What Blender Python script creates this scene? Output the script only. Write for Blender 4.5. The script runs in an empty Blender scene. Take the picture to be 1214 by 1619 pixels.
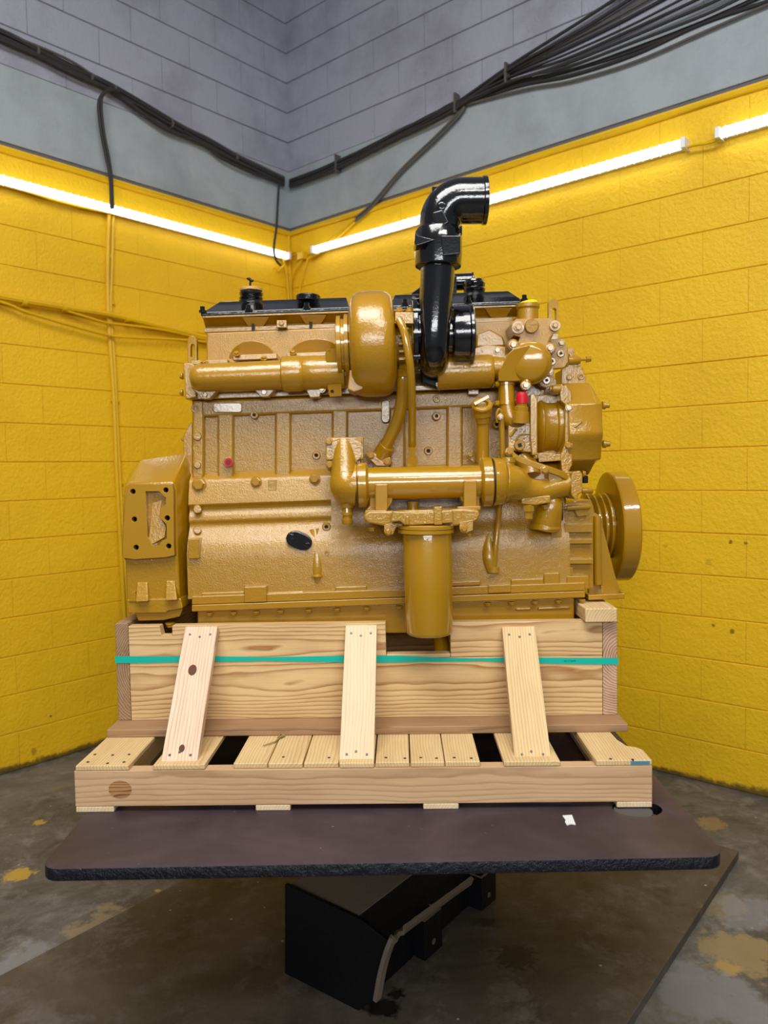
import bpy, bmesh, math, random
from mathutils import Vector, Matrix
random.seed(7)
S = bpy.context.scene
COL = S.collection
pi = math.pi

# ---------------------------------------------------------------- camera
FPX, PITCH, ROLL, CAMH = 1216.3, .0531, -.01817, 1.5446
W_PX, H_PX = 1214.0, 1619.0
R0 = Vector((1, 0, 0)); U0 = Vector((0, math.sin(PITCH), math.cos(PITCH))); F0 = Vector((0, math.cos(PITCH), -math.sin(PITCH)))
RC = R0 * math.cos(ROLL) + U0 * math.sin(ROLL)
UC = -R0 * math.sin(ROLL) + U0 * math.cos(ROLL)
cam = bpy.data.cameras.new('camera'); cam_o = bpy.data.objects.new('camera', cam); COL.objects.link(cam_o)
cam.sensor_fit = 'HORIZONTAL'; cam.sensor_width = 36.0; cam.lens = 36.0 * FPX / W_PX
cam_o.matrix_world = Matrix(((RC.x, UC.x, -F0.x, 0), (RC.y, UC.y, -F0.y, 0), (RC.z, UC.z, -F0.z, CAMH), (0, 0, 0, 1)))
cam.clip_start = .05
cam.dof.use_dof = True; cam.dof.focus_distance = 2.4; cam.dof.aperture_fstop = 3.8
S.camera = cam_o

# ---------------------------------------------------------------- light and exposure
S.view_settings.view_transform = 'Standard'; S.view_settings.look = 'None'
S.view_settings.gamma = 1; S.view_settings.use_curve_mapping = False
S.view_settings.exposure = 0.12
wd = bpy.data.worlds.new('shop_air'); S.world = wd; wd.use_nodes = True
bg = wd.node_tree.nodes['Background']; bg.inputs[0].default_value = (.88, .92, 1.0, 1); bg.inputs[1].default_value = .14

def area(name, loc, target, sx, sy, power, col=(1, 1, 1)):
    l = bpy.data.lights.new(name, 'AREA'); l.shape = 'RECTANGLE'; l.size = sx; l.size_y = sy; l.energy = power; l.color = col
    o = bpy.data.objects.new(name, l); COL.objects.link(o); o.location = loc
    o.rotation_euler = (Vector(target) - Vector(loc)).to_track_quat('-Z', 'Y').to_euler()
    return o
# rows of shop ceiling tubes above and behind the camera, and the open bay door behind it
area('ceiling_tubes_near', (-.5, .6, 4.7), (-.4, 1.6, 0), 2.6, 1.7, 132, (1, .98, .95))
area('ceiling_tubes_far', (1.4, -1.2, 4.7), (.4, 2.6, 1), 2.6, .4, 70, (1, .98, .95))
area('bay_door_daylight', (.05, -2.6, 2.45), (.05, 2.6, 2.0), 3.4, .85, 95, (.96, .985, 1))

# ---------------------------------------------------------------- pixel <-> place helpers
def ray(px, py):
    return RC * ((px - 607) / FPX) + UC * ((809.5 - py) / FPX) + F0
def P(px, py, Y):
    d = ray(px, py); t = Y / d.y
    return Vector((t * d.x, Y, CAMH + t * d.z))
def PZ(px, py, z):
    d = ray(px, py); t = (z - CAMH) / d.z
    return Vector((t * d.x, t * d.y, z))
CX, CY, TH = -.6293, 5.544, .71096
DR = Vector((math.cos(TH), -math.sin(TH), 0)); DL = Vector((-math.sin(TH), -math.cos(TH), 0))
NR = Vector((-math.sin(TH), -math.cos(TH), 0)); NL = Vector((math.cos(TH), -math.sin(TH), 0))   # into the room
def PW(px, py, w, off=0.0):
    n = NR if w == 'r' else NL
    c = Vector((CX, CY, 0)) + n * off
    d = ray(px, py); t = (n.dot(c)) / (n.x * d.x + n.y * d.y)
    return Vector((t * d.x, t * d.y, CAMH + t * d.z))
def m(px, Y): return px * Y / FPX

# ---------------------------------------------------------------- materials
def srgb(r, g, b):
    f = lambda c: c / 12.92 if c <= .04045 else ((c + .055) / 1.055) ** 2.4
    return (f(r / 255), f(g / 255), f(b / 255), 1)
class NT:
    def __init__(s, name):
        s.m = bpy.data.materials.new(name); s.m.use_nodes = True; s.t = s.m.node_tree; s.b = s.t.nodes['Principled BSDF']
    def n(s, typ, **kw):
        nd = s.t.nodes.new(typ)
        for k, v in kw.items():
            if k.startswith('i_'): nd.inputs[k[2:].replace('_', ' ')].default_value = v
            else: setattr(nd, k, v)
        return nd
    def l(s, a, b): s.t.links.new(a, b)
    def math(s, op, a, b=None, c=None):
        nd = s.n('ShaderNodeMath', operation=op)
        for i, v in enumerate((a, b, c)):
            if v is None: continue
            if isinstance(v, (int, float)): nd.inputs[i].default_value = v
            else: s.l(v, nd.inputs[i])
        return nd.outputs[0]
    def noise(s, vec, scale, detail=4, rough=.55, dist=0):
        nd = s.n('ShaderNodeTexNoise'); nd.inputs['Scale'].default_value = scale; nd.inputs['Detail'].default_value = detail
        nd.inputs['Roughness'].default_value = rough; nd.inputs['Distortion'].default_value = dist
        s.l(vec, nd.inputs['Vector']); return nd.outputs['Fac']
    def ramp(s, fac, stops):
        nd = s.n('ShaderNodeValToRGB'); e = nd.color_ramp.elements
        while len(e) < len(stops): e.new(.5)
        for k, (p, c) in enumerate(stops): e[k].position = p; e[k].color = c if len(c) == 4 else (*c, 1)
        s.l(fac, nd.inputs[0]); return nd.outputs[0]
    def mix(s, fac, a, b, mode='MIX'):
        nd = s.n('ShaderNodeMix', data_type='RGBA', blend_type=mode)
        for i, v in ((0, fac), (6, a), (7, b)):
            if isinstance(v, (int, float)): nd.inputs[i].default_value = v
            elif isinstance(v, tuple): nd.inputs[i].default_value = v
            else: s.l(v, nd.inputs[i])
        return nd.outputs[2]
    def bump(s, h, strength, dist):
        nd = s.n('ShaderNodeBump'); nd.inputs['Strength'].default_value = strength; nd.inputs['Distance'].default_value = dist
        s.l(h, nd.inputs['Height']); s.l(nd.outputs[0], s.b.inputs['Normal']); s.l(nd.outputs[0], s.b.inputs['Coat Normal'])
        return nd
    def pos(s): return s.n('ShaderNodeNewGeometry').outputs['Position']
    def set(s, **kw):
        for k, v in kw.items():
            i = s.b.inputs[k.replace('_', ' ')]
            if hasattr(v, 'is_output'): s.l(v, i)
            else: i.default_value = v
        return s.m
def vrange(s, vec, scale):
    mp = s.n('ShaderNodeMapping'); mp.inputs['Scale'].default_value = scale; s.l(vec, mp.inputs['Vector']); return mp.outputs[0]

def paint(name, col, rough, bsc, bstr, coat=.0, bdist=.004, fine=0):
    s = NT(name); p = s.pos()
    a = s.noise(p, bsc, 3, .6); b = s.noise(p, bsc * .22, 2, .5)
    h = s.math('ADD', a, s.math('MULTIPLY', b, .8))
    s.bump(h, bstr, bdist)
    c = s.mix(s.math('MULTIPLY', s.noise(p, 5, 3), .35), col, tuple(x * .82 for x in col[:3]) + (1,))
    return s.set(Base_Color=c, Roughness=rough, Coat_Weight=coat, Coat_Roughness=.05, Coat_IOR=1.65, Specular_IOR_Level=.3)
OCHRE = (.415, .205, .0012, 1)
M_CAST = paint('ochre_paint_on_rough_casting', OCHRE, .36, 225, 1.0, .85, .0013)
M_SMOOTH = paint('ochre_paint_on_smooth_steel', OCHRE, .34, 120, .5, 1.0, .0005)
M_MED = paint('ochre_paint_on_fine_casting', OCHRE, .35, 150, 1.0, 1.0, .0009)
M_BLACK = paint('black_gloss_paint', (.0022, .0024, .0035, 1), .2, 120, .6, 1.0, .0006)
M_BLKRUB = paint('black_rubber', (.008, .008, .009, 1), .5, 200, .2)
M_HOLE = NT('dark_thread_hole').set(Base_Color=(.012, .009, .004, 1), Roughness=.7)
M_RED = paint('red_plastic', (.55, .008, .02, 1), .4, 100, .1)
M_YCAP = NT('bright_yellow_plastic').set(Base_Color=(.85, .68, .0, 1), Roughness=.45)
M_STEEL = paint('dark_worn_steel', (.0035, .004, .0055, 1), .5, 60, .35)
M_WORN = paint('worn_brown_steel', (.16, .13, .10, 1), .6, 60, .35)
M_NAIL = NT('nail_steel').set(Base_Color=(.09, .08, .075, 1), Roughness=.4, Metallic=.8)

def wood(name, light, dark, freq=115, rings=.55, rough=.62, knots=.0, zoff=.05):
    s = NT(name); oc = s.n('ShaderNodeTexCoord').outputs['Object']; rnd = s.n('ShaderNodeObjectInfo').outputs['Random']
    sep = s.n('ShaderNodeSeparateXYZ'); s.l(oc, sep.inputs[0])
    shift = s.math('MULTIPLY', rnd, 37.0)
    comb = s.n('ShaderNodeCombineXYZ'); s.l(s.math('ADD', sep.outputs[0], shift), comb.inputs[0]); s.l(sep.outputs[1], comb.inputs[1]); s.l(sep.outputs[2], comb.inputs[2])
    v = comb.outputs[0]
    w = s.noise(vrange(s, v, (2.2, 9, 9)), 1.0, 3, .5)
    y = s.math('ADD', sep.outputs[1], s.math('ADD', zoff, s.math('MULTIPLY', rnd, .05)))
    z = s.math('ADD', sep.outputs[2], s.math('SUBTRACT', s.math('MULTIPLY', s.math('FRACT', s.math('MULTIPLY', rnd, 7.3)), .09), .045))
    d = s.math('SQRT', s.math('ADD', s.math('MULTIPLY', y, y), s.math('MULTIPLY', z, z)))
    d = s.math('ADD', d, s.math('MULTIPLY', w, .035))
    fr = s.math('FRACT', s.math('MULTIPLY', d, freq))
    ring = s.ramp(fr, [(0, (0, 0, 0)), (.55, (.25, .25, .25)), (.88, (1, 1, 1)), (1, (.0, .0, .0))])
    fib = s.noise(vrange(s, v, (6, 260, 260)), 1.0, 3, .6)
    big = s.noise(vrange(s, v, (3, 14, 14)), 1.0, 3, .6)
    f = s.math('ADD', s.math('MULTIPLY', ring, rings), s.math('MULTIPLY', s.math('SUBTRACT', fib, .45), .55))
    f = s.math('ADD', f, s.math('MULTIPLY', s.math('SUBTRACT', big, .5), .9))
    col = s.mix(f, light, dark)
    for nd in s.t.nodes:
        if nd.type == 'MIX': nd.clamp_factor = True
    if knots > 0:
        vo = s.n('ShaderNodeTexVoronoi'); vo.inputs['Scale'].default_value = 1.0
        s.l(vrange(s, v, (4.2, 9, 9)), vo.inputs['Vector'])
        csep = s.n('ShaderNodeSeparateColor'); s.l(vo.outputs['Color'], csep.inputs[0])
        on = s.math('LESS_THAN', csep.outputs[0], knots)
        dd = vo.outputs['Distance']
        k = s.math('MULTIPLY', on, s.ramp(dd, [(0, (1, 1, 1)), (.10, (.85, .85, .85)), (.14, (.15, .15, .15)), (.3, (0, 0, 0))]))
        col = s.mix(k, col, (.16, .055, .022, 1))
    s.bump(s.math('ADD', ring, fib), .12, .002)
    return s.set(Base_Color=col, Roughness=rough, Specular_IOR_Level=.3)
M_PINE = wood('fresh_pine', srgb(222, 193, 142), srgb(180, 138, 84), 120, .6)
M_PLANK = wood('streaked_pine_plank', srgb(224, 190, 136), srgb(154, 102, 52), 105, .8, knots=.05)
M_PALE = wood('pale_pine', srgb(228, 205, 168), srgb(198, 160, 114), 120, .45)
M_PINK = wood('knotty_pink_pine', srgb(232, 204, 174), srgb(178, 118, 84), 110, .5, knots=.0)
M_GREY = wood('weathered_board', srgb(208, 172, 130), srgb(152, 110, 74), 100, .55, knots=.04)
M_BROWN = wood('brown_weathered_board', srgb(166, 130, 94), srgb(112, 78, 52), 100, .5)
M_BEAM = wood('end_grain_timber', srgb(214, 176, 146), srgb(112, 66, 50), 125, .85, zoff=.01)
M_BEAM2 = wood('brown_end_grain_timber', srgb(172, 138, 104), srgb(92, 62, 42), 150, .8, zoff=.09)
M_DKNOT = wood('dark_knot_wood', srgb(112, 66, 44), srgb(60, 32, 20), 260, .9)
M_KNOT = wood('knot_wood', srgb(190, 140, 88), srgb(96, 54, 28), 260, .9)

def blob(s, p, cx, cy, r, c, col, amt=1.0, nsc=14, cz=.02):
    v = s.n('ShaderNodeVectorMath', operation='DISTANCE'); v.inputs[1].default_value = (cx, cy, cz); s.l(p, v.inputs[0])
    d = s.math('ADD', v.outputs['Value'], s.math('MULTIPLY', s.math('SUBTRACT', s.noise(p, nsc, 5, .65), .5), r * 2.4))
    f = s.ramp(s.math('DIVIDE', d, r), [(.70, (amt, amt, amt)), (1, (0, 0, 0))])
    return s.mix(f, c, col)
def wallmat(name, col, dirt, rough, bstr, stain, marks=(), grime=0):
    s = NT(name); p = s.pos()
    a = s.noise(p, 55, 4, .6); b = s.noise(p, 16, 3, .5)
    s.bump(s.math('ADD', a, s.math('MULTIPLY', b, .7)), bstr, .006)
    f = s.ramp(s.noise(p, 2.1, 6, .62), [(.45, (0, 0, 0)), (.8, (1, 1, 1))])
    sp = s.ramp(s.noise(p, 21, 3, .6), [(.70, (0, 0, 0)), (.78, (1, 1, 1))])
    c = s.mix(s.math('MULTIPLY', f, stain), col, dirt)
    c = s.mix(s.math('MULTIPLY', sp, stain * .6), c, dirt)
    for q, r, am in marks: c = blob(s, p, q.x, q.y, r, c, (.10, .055, .008, 1), am, 40, q.z)
    if grime:
        z = s.n('ShaderNodeSeparateXYZ'); s.l(p, z.inputs[0])
        g = s.math('ADD', z.outputs[2], s.math('MULTIPLY', s.math('SUBTRACT', s.noise(p, 9, 5, .7), .5), .09))
        c = s.mix(s.ramp(g, [(.0, (.9, .9, .9)), (.022, (.8, .8, .8)), (.04, (0, 0, 0))]), c, (.03, .022, .012, 1))
    return s.set(Base_Color=c, Roughness=rough, Specular_IOR_Level=.35)
M_YEL = wallmat('yellow_wall_paint', (.80, .49, .010, 1), (.52, .29, .008, 1), .5, .85, .35, [(PW(x, y, 'r'), r, a) for x, y, r, a in ((1155, 857, .011, .8), (1178, 859, .011, .7), (1122, 889, .02, .25), (1128, 989, .010, .7), (1157, 998, .014, .7), (1052, 863, .012, .3))] + [(PW(80, 1132, 'l'), .008, .9), (PW(53, 1187, 'l'), .02, .5)], 1)
M_YELD = wallmat('yellow_painted_metal', (.72, .43, .004, 1), (.4, .23, .02, 1), .45, .25, .6)
M_GRY = wallmat('lilac_grey_block_paint', (.33, .34, .41, 1), (.16, .155, .19, 1), .7, .7, .8)
M_BAND = wallmat('blue_grey_concrete', (.33, .37, .40, 1), (.17, .19, .21, 1), .7, .45, .75)
M_MORT = wallmat('grey_mortar', (.12, .12, .14, 1), (.08, .08, .09, 1), .8, .4, .5)
M_CABLE = paint('dusty_black_cable', (.030, .029, .030, 1), .6, 50, .3)
M_CABLEG = paint('dusty_grey_cable', (.095, .088, .080, 1), .65, 50, .3)

def floormat(name, base, dark, light, rusty, rough):
    s = NT(name); p = s.pos()
    n1 = s.noise(p, 1.6, 10, .72, .6); n2 = s.noise(p, 7, 9, .75, .3); n3 = s.noise(p, 55, 6, .75)
    c = s.mix(s.ramp(n1, [(.40, (0, 0, 0)), (.62, (1, 1, 1))]), dark, base)
    c = s.mix(s.ramp(n2, [(.50, (0, 0, 0)), (.70, (.85, .85, .85))]), c, light)
    c = s.mix(s.ramp(s.noise(p, 4.1, 9, .75, .5), [(.55, (0, 0, 0)), (.70, (.7, .7, .7))]), c, tuple(x * .45 for x in dark[:3]) + (1,))
    c = s.mix(s.ramp(s.noise(p, 1.7, 9, .7, .2), [(.60, (0, 0, 0)), (.70, (rusty, rusty, rusty))]), c, (.30, .19, .06, 1))
    c = s.mix(s.math('MULTIPLY', s.ramp(n3, [(.60, (0, 0, 0)), (.72, (1, 1, 1))]), .5), c, tuple(x * .5 for x in dark[:3]) + (1,))
    vo = s.n('ShaderNodeTexVoronoi'); vo.inputs['Scale'].default_value = 9.0; s.l(p, vo.inputs['Vector'])
    c = s.mix(s.ramp(vo.outputs['Distance'], [(.035, (.7, .7, .7)), (.05, (0, 0, 0))]), c, (.42, .39, .33, 1))
    s.bump(s.math('ADD', n2, n3), .25, .004)
    return s, c, p, n2
s, c, p, n2 = floormat('stained_concrete', (.15, .142, .132, 1), (.062, .058, .054, 1), (.24, .225, .20, 1), .55, .6)
for x, y, r, col, am, ns in ((30, 1382, .06, (.50, .32, .05, 1), .9, 30), (62, 1300, .03, (.5, .33, .06, 1), .8, 40), (250, 1408, .012, (.5, .33, .06, 1), .9, 40), (180, 1470, .17, (.30, .24, .15, 1), .75, 12), (1165, 1505, .13, (.33, .24, .11, 1), .7, 14), (1150, 1530, .04, (.42, .28, .09, 1), .8, 30), (1125, 1302, .07, (.33, .22, .08, 1), .6, 25), (1135, 1430, .1, (.27, .2, .1, 1), .5, 20), (30, 1540, .16, (.27, .28, .30, 1), .6, 8), (1120, 1575, .16, (.26, .27, .30, 1), .6, 8), (1180, 1440, .12, (.25, .26, .29, 1), .5, 9)):
    q = PZ(x, y, 0); c = blob(s, p, q.x, q.y, r, c, col, am, ns, 0)
M_FLOOR = s.set(Base_Color=c, Roughness=s.math('ADD', .42, s.math('MULTIPLY', n2, .3)))
s, c, p, n2 = floormat('oily_steel_plate', (.092, .076, .062, 1), (.044, .036, .028, 1), (.15, .13, .115, 1), .0, .5)
q = PZ(600, 1600, .02); c = blob(s, p, q.x, q.y, .062, c, (.006, .005, .005, 1))
q = PZ(628, 1578, .02); c = blob(s, p, q.x, q.y, .03, c, (.008, .007, .006, 1), 1, 40)
q = PZ(815, 1520, .02); c = blob(s, p, q.x, q.y, .07, c, (.016, .014, .012, 1), .8, 60)
q = PZ(770, 1465, .02); c = blob(s, p, q.x, q.y, .035, c, (.016, .012, .01, 1), .8, 60)
M_BASE = s.set(Base_Color=c, Roughness=s.math('ADD', .38, s.math('MULTIPLY', n2, .3)))
s = NT('worn_table_steel'); p = s.pos()
n1 = s.noise(p, 3, 7, .65, .5); n2 = s.noise(p, 40, 5, .7)
c = s.mix(s.ramp(n1, [(.35, (0, 0, 0)), (.7, (1, 1, 1))]), (.030, .019, .026, 1), (.072, .047, .056, 1))
c = s.mix(s.math('MULTIPLY', s.ramp(n2, [(.62, (0, 0, 0)), (.76, (1, 1, 1))]), .45), c, (.03, .025, .035, 1))
c = s.mix(s.math('MULTIPLY', s.ramp(s.noise(p, 75, 2, .5), [(.76, (0, 0, 0)), (.80, (1, 1, 1))]), .5), c, (.35, .33, .33, 1))
s.bump(n2, .12, .002)
M_TABLE = s.set(Base_Color=c, Roughness=.52)
s = NT('chipped_table_edge'); p = s.pos(); n1 = s.noise(p, 45, 5, .7); s.bump(n1, .9, .01)
M_TEDGE = s.set(Base_Color=(.0035, .0042, .009, 1), Roughness=.28)
s = NT('teal_strapping'); M_STRAP = s.set(Base_Color=(.006, .47, .37, 1), Roughness=.3, Coat_Weight=.3)
M_INK = NT('strap_print').set(Base_Color=(.0, .09, .09, 1), Roughness=.5)
M_PAPER = NT('white_paper').set(Base_Color=(.72, .74, .74, 1), Roughness=.8)
M_TWIG = NT('dry_leaf').set(Base_Color=(.30, .21, .06, 1), Roughness=.7)
M_BLUEP = NT('blue_crayon_mark').set(Base_Color=(.06, .22, .33, 1), Roughness=.8)
s = NT('lit_tube'); s.b.inputs['Emission Color'].default_value = (.93, .98, 1, 1); s.b.inputs['Emission Strength'].default_value = 3.2
M_TUBE = s.set(Base_Color=(.9, .9, .9, 1))
M_LAMPW = NT('white_lamp_housing').set(Base_Color=(.78, .80, .80, 1), Roughness=.4)

# ---------------------------------------------------------------- mesh helpers
def finish(bm, name, mats, bevel=0, smooth=38, seg=2):
    bmesh.ops.recalc_face_normals(bm, faces=bm.faces[:])
    me = bpy.data.meshes.new(name); bm.to_mesh(me); bm.free()
    for mt in (mats if isinstance(mats, (list, tuple)) else [mats]): me.materials.append(mt)
    for f in me.polygons: f.use_smooth = True
    me.set_sharp_from_angle(angle=math.radians(smooth))
    return me
def obj(name, me, parent=None, mat=None):
    o = bpy.data.objects.new(name, me); COL.objects.link(o)
    if parent is not None:
        o.parent = parent
        if parent.type == 'EMPTY': o.matrix_parent_inverse = parent_inv[parent.name]
    return o
parent_inv = {}
def part(name, bm, mats, parent=None, label=None, bevel=0, smooth=38, seg=2):
    o = obj(name, finish(bm, name, mats, 0, smooth), parent)
    if bevel:
        md = o.modifiers.new('bevel', 'BEVEL'); md.width = bevel; md.segments = seg; md.limit_method = 'ANGLE'; md.angle_limit = math.radians(40)
        md.harden_normals = True
    if label: o['label'] = label
    return o
def thing(name, label, cat, loc=(0, 0, 0), group=None, rotz=0):
    o = bpy.data.objects.new(name, None); COL.objects.link(o); o.location = loc; o.rotation_euler = (0, 0, rotz)
    o.empty_display_size = .1
    o['label'] = label; o['category'] = cat
    if group: o['group'] = group
    M = Matrix.Translation(loc) @ Matrix.Rotation(rotz, 4, 'Z')
    parent_inv[o.name] = M.inverted()
    return o
def tag(o, label, cat, group=None):
    o['label'] = label; o['category'] = cat
    if group: o['group'] = group
    return o
def struct(o): o['kind'] = 'structure'; return o
B = bmesh.new

def poly3(bm, front, back, mi=0):
    a = [bm.verts.new(v) for v in front]; b = [bm.verts.new(v) for v in back]; n = len(a)
    fs = [bm.faces.new(a), bm.faces.new(b[::-1])]
    for i in range(n): fs.append(bm.faces.new((a[i], b[i], b[(i + 1) % n], a[(i + 1) % n])))
    for f in fs: f.material_index = mi
    return a, b
def prism(bm, pts, Y, Y1, taper=None, mi=0, tilt=0):
    ym = sum(p[1] for p in pts) / len(pts)
    f = [P(x, y, Y + tilt * (y - ym)) for x, y in pts]
    if taper:
        c = sum(f, Vector()) / len(f)
        bk = [Vector((c.x + (v.x - c.x) * taper, Y1, c.z + (v.z - c.z) * taper)) for v in f]
    else: bk = [Vector((v.x, Y1, v.z)) for v in f]
    return poly3(bm, f, bk, mi)
def rect(bm, x0, y0, x1, y1, Y, Y1, sl=-.036, mi=0):
    d = (x1 - x0) * sl
    return prism(bm, [(x0, y0), (x1, y0 + d), (x1, y1 + d), (x0, y1)], Y, Y1, mi=mi)
def frame(ax):
    ax = ax.normalized(); u = Vector((0, 0, 1)) if abs(ax.z) < .9 else Vector((1, 0, 0))
    a = ax.cross(u).normalized(); return a, ax.cross(a).normalized()
def rings(bm, rs, cap=True, closed=False, mi=0):
    n = len(rs[0]); fs = []
    for i in range(len(rs) - 1):
        for j in range(n):
            fs.append(bm.faces.new((rs[i][j], rs[i][(j + 1) % n], rs[i + 1][(j + 1) % n], rs[i + 1][j])))
    if closed:
        for j in range(n): fs.append(bm.faces.new((rs[-1][j], rs[-1][(j + 1) % n], rs[0][(j + 1) % n], rs[0][j])))
    elif cap: fs.append(bm.faces.new(rs[0][::-1])); fs.append(bm.faces.new(rs[-1]))
    for f in fs: f.material_index = mi
def lathe(bm, A, Bp, prof, seg=32, cap=True, mi=0):
    """prof: (fraction along A-B, radius in metres)"""
    ax = Bp - A; a, b = frame(ax); rs = []
    for t, r in prof:
        c = A + ax * t; rs.append([bm.verts.new(c + (a * math.cos(k * 2 * pi / seg) + b * math.sin(k * 2 * pi / seg)) * max(r, .0003)) for k in range(seg)])
    rings(bm, rs, cap, mi=mi)
def cyl(bm, A, Bp, r0, r1=None, seg=24, mi=0): lathe(bm, A, Bp, [(0, r0), (1, r0 if r1 is None else r1)], seg, mi=mi)
def spline(pts, n=6):
    out = []; k = len(pts)
    for i in range(k - 1):
        p0 = pts[max(i - 1, 0)]; p1 = pts[i]; p2 = pts[i + 1]; p3 = pts[min(i + 2, k - 1)]
        for j in range(n):
            t = j / n
            out.append(.5 * ((2 * p1) + (p2 - p0) * t + (2 * p0 - 5 * p1 + 4 * p2 - p3) * t * t + (3 * p1 - p0 - 3 * p2 + p3) * t ** 3))
    out.append(pts[-1]); return out
def tube(bm, pts, rad, seg=16, sm=6, cap=True, mi=0):
    """rad: number or list (metres) per control point"""
    if sm > 1:
        if isinstance(rad, (list, tuple)):
            rv = spline([Vector((r, 0, 0)) for r in rad], sm); rad = [v.x for v in rv]
        pts = spline(pts, sm)
    if not isinstance(rad, (list, tuple)): rad = [rad] * len(pts)
    t0 = (pts[1] - pts[0]).normalized(); a, b = frame(t0); rs = []
    for i, p in enumerate(pts):
        t = (pts[min(i + 1, len(pts) - 1)] - pts[max(i - 1, 0)]).normalized()
        a = (a - t * a.dot(t)).normalized(); b = t.cross(a)
        rs.append([bm.verts.new(p + (a * math.cos(k * 2 * pi / seg) + b * math.sin(k * 2 * pi / seg)) * rad[i]) for k in range(seg)])
    rings(bm, rs, cap, mi=mi)
def box(bm, c, s, M=None, mi=0):
    x, y, z = (v / 2 for v in s); c = Vector(c)
    vs = [Vector((a * x, b * y, d * z)) for a, b, d in ((-1, -1, -1), (1, -1, -1), (1, -1, 1), (-1, -1, 1), (-1, 1, -1), (1, 1, -1), (1, 1, 1), (-1, 1, 1))]
    vs = [bm.verts.new((M @ v if M else v) + c) for v in vs]
    for f in ((0, 1, 2, 3), (7, 6, 5, 4), (0, 4, 5, 1), (1, 5, 6, 2), (2, 6, 7, 3), (3, 7, 4, 0)):
        bm.faces.new([vs[i] for i in f]).material_index = mi
def outline_curve(outer, holes, thick, bev=0):
    """flat plate with holes; outline in 2D (x,y), extruded +-thick/2 along z"""
    cu = bpy.data.curves.new('tmp', 'CURVE'); cu.dimensions = '2D'; cu.fill_mode = 'BOTH'; cu.extrude = thick / 2 - bev; cu.bevel_depth = bev; cu.bevel_resolution = 1; cu.offset = -bev
    for lp in [outer] + holes:
        sp = cu.splines.new('POLY'); sp.points.add(len(lp) - 1); sp.use_cyclic_u = True
        for i, (x, y) in enumerate(lp): sp.points[i].co = (x, y, 0, 1)
    o = bpy.data.objects.new('tmp', cu); COL.objects.link(o)
    dg = bpy.context.evaluated_depsgraph_get(); me = bpy.data.meshes.new_from_object(o.evaluated_get(dg))
    bpy.data.objects.remove(o); bpy.data.curves.remove(cu)
    return me
def plate(name, outer, holes, Y, Y1, mat, parent, label=None, bev=.0018, tilt=0):
    """pixel outline on plane Y with holes, as a plate reaching back to Y1"""
    bm = B(); ed = []
    if not holes:
        prism(bm, outer, Y, Y1); return part(name, bm, mat, parent, label, bevel=bev, seg=2)
    for lp in [outer] + holes:
        vs = [bm.verts.new(P(x, y, Y + tilt * (y - outer[0][1]))) for x, y in lp]
        ed += [bm.edges.new((vs[i], vs[(i + 1) % len(vs)])) for i in range(len(vs))]
    bmesh.ops.triangle_fill(bm, use_beauty=True, use_dissolve=False, edges=ed, normal=(0, -1, 0))
    r_ = bmesh.ops.extrude_face_region(bm, geom=bm.faces[:])
    bmesh.ops.translate(bm, vec=(0, Y1 - Y, 0), verts=[g for g in r_['geom'] if isinstance(g, bmesh.types.BMVert)])
    return part(name, bm, mat, parent, label, bevel=bev, seg=2)
def circ(cx, cy, r, n=20, a0=0, a1=2 * pi, ry=None):
    full = abs(a1 - a0 - 2 * pi) < 1e-6
    return [(cx + r * math.cos(a0 + (a1 - a0) * k / (n if full else n - 1)), cy + (ry or r) * math.sin(a0 + (a1 - a0) * k / (n if full else n - 1))) for k in range(n)]
def rrect(x0, y0, x1, y1, r, n=4):
    o = []
    for cx, cy, a in ((x1 - r, y0 + r, -pi / 2), (x1 - r, y1 - r, 0), (x0 + r, y1 - r, pi / 2), (x0 + r, y0 + r, pi)):
        o += [(cx + r * math.cos(a + k * pi / 2 / n), cy + r * math.sin(a + k * pi / 2 / n)) for k in range(n + 1)]
    return o

# shared small fasteners: unit radius, standing along +Z
bm = B(); lathe(bm, Vector((0, 0, -.3)), Vector((0, 0, .18)), [(0, 1.28), (.8, 1.28), (1, 1.18)], 20)
lathe(bm, Vector((0, 0, .1)), Vector((0, 0, .95)), [(0, 1), (.85, 1), (1, .82)], 6)
ME_BOLT = finish(bm, 'bolt', M_SMOOTH, smooth=30)
bm = B(); n = 20
def ringv(r, z): return [bm.verts.new((r * math.cos(k * 2 * pi / n), r * math.sin(k * 2 * pi / n), z)) for k in range(n)]
a = [ringv(1.25, -.6), ringv(1.05, .25), ringv(.95, .38), ringv(.5, .38)]; rings(bm, a, False)
b_ = [ringv(.45, .36), ringv(.42, -.25)]; rings(bm, [a[-1], b_[0]], False, mi=1); rings(bm, b_, False, mi=1); f = bm.faces.new(b_[-1]); f.material_index = 1
ME_BOSS = finish(bm, 'threaded_boss', [M_CAST, M_HOLE])
bm = B(); lathe(bm, Vector((0, 0, -.3)), Vector((0, 0, .5)), [(0, 1.05), (.7, 1.05), (1, .9)], 20)
rs = []
for r, z in ((.46, .501), (.46, .52), (.34, .52)): pass
box(bm, (0, 0, .46), (.72, .72, .12), mi=1)
ME_PLUG = finish(bm, 'socket_plug', [M_SMOOTH, M_HOLE])
def place(name, me, p, axis, r, parent, label=None, spin=None):
    o = obj(name, me, parent)
    q = Vector(axis).to_track_quat('Z', 'Y')
    M = Matrix.Translation(p) @ q.to_matrix().to_4x4() @ Matrix.Rotation(random.random() * 6 if spin is None else spin, 4, 'Z') @ Matrix.Diagonal((r, r, r, 1))
    o.matrix_basis = M
    if label: o['label'] = label
    return o
FRONT = (0, -1, 0); UP = (0, 0, 1); DOWN = (0, 0, -1); RIGHT = (1, 0, 0)
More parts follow.
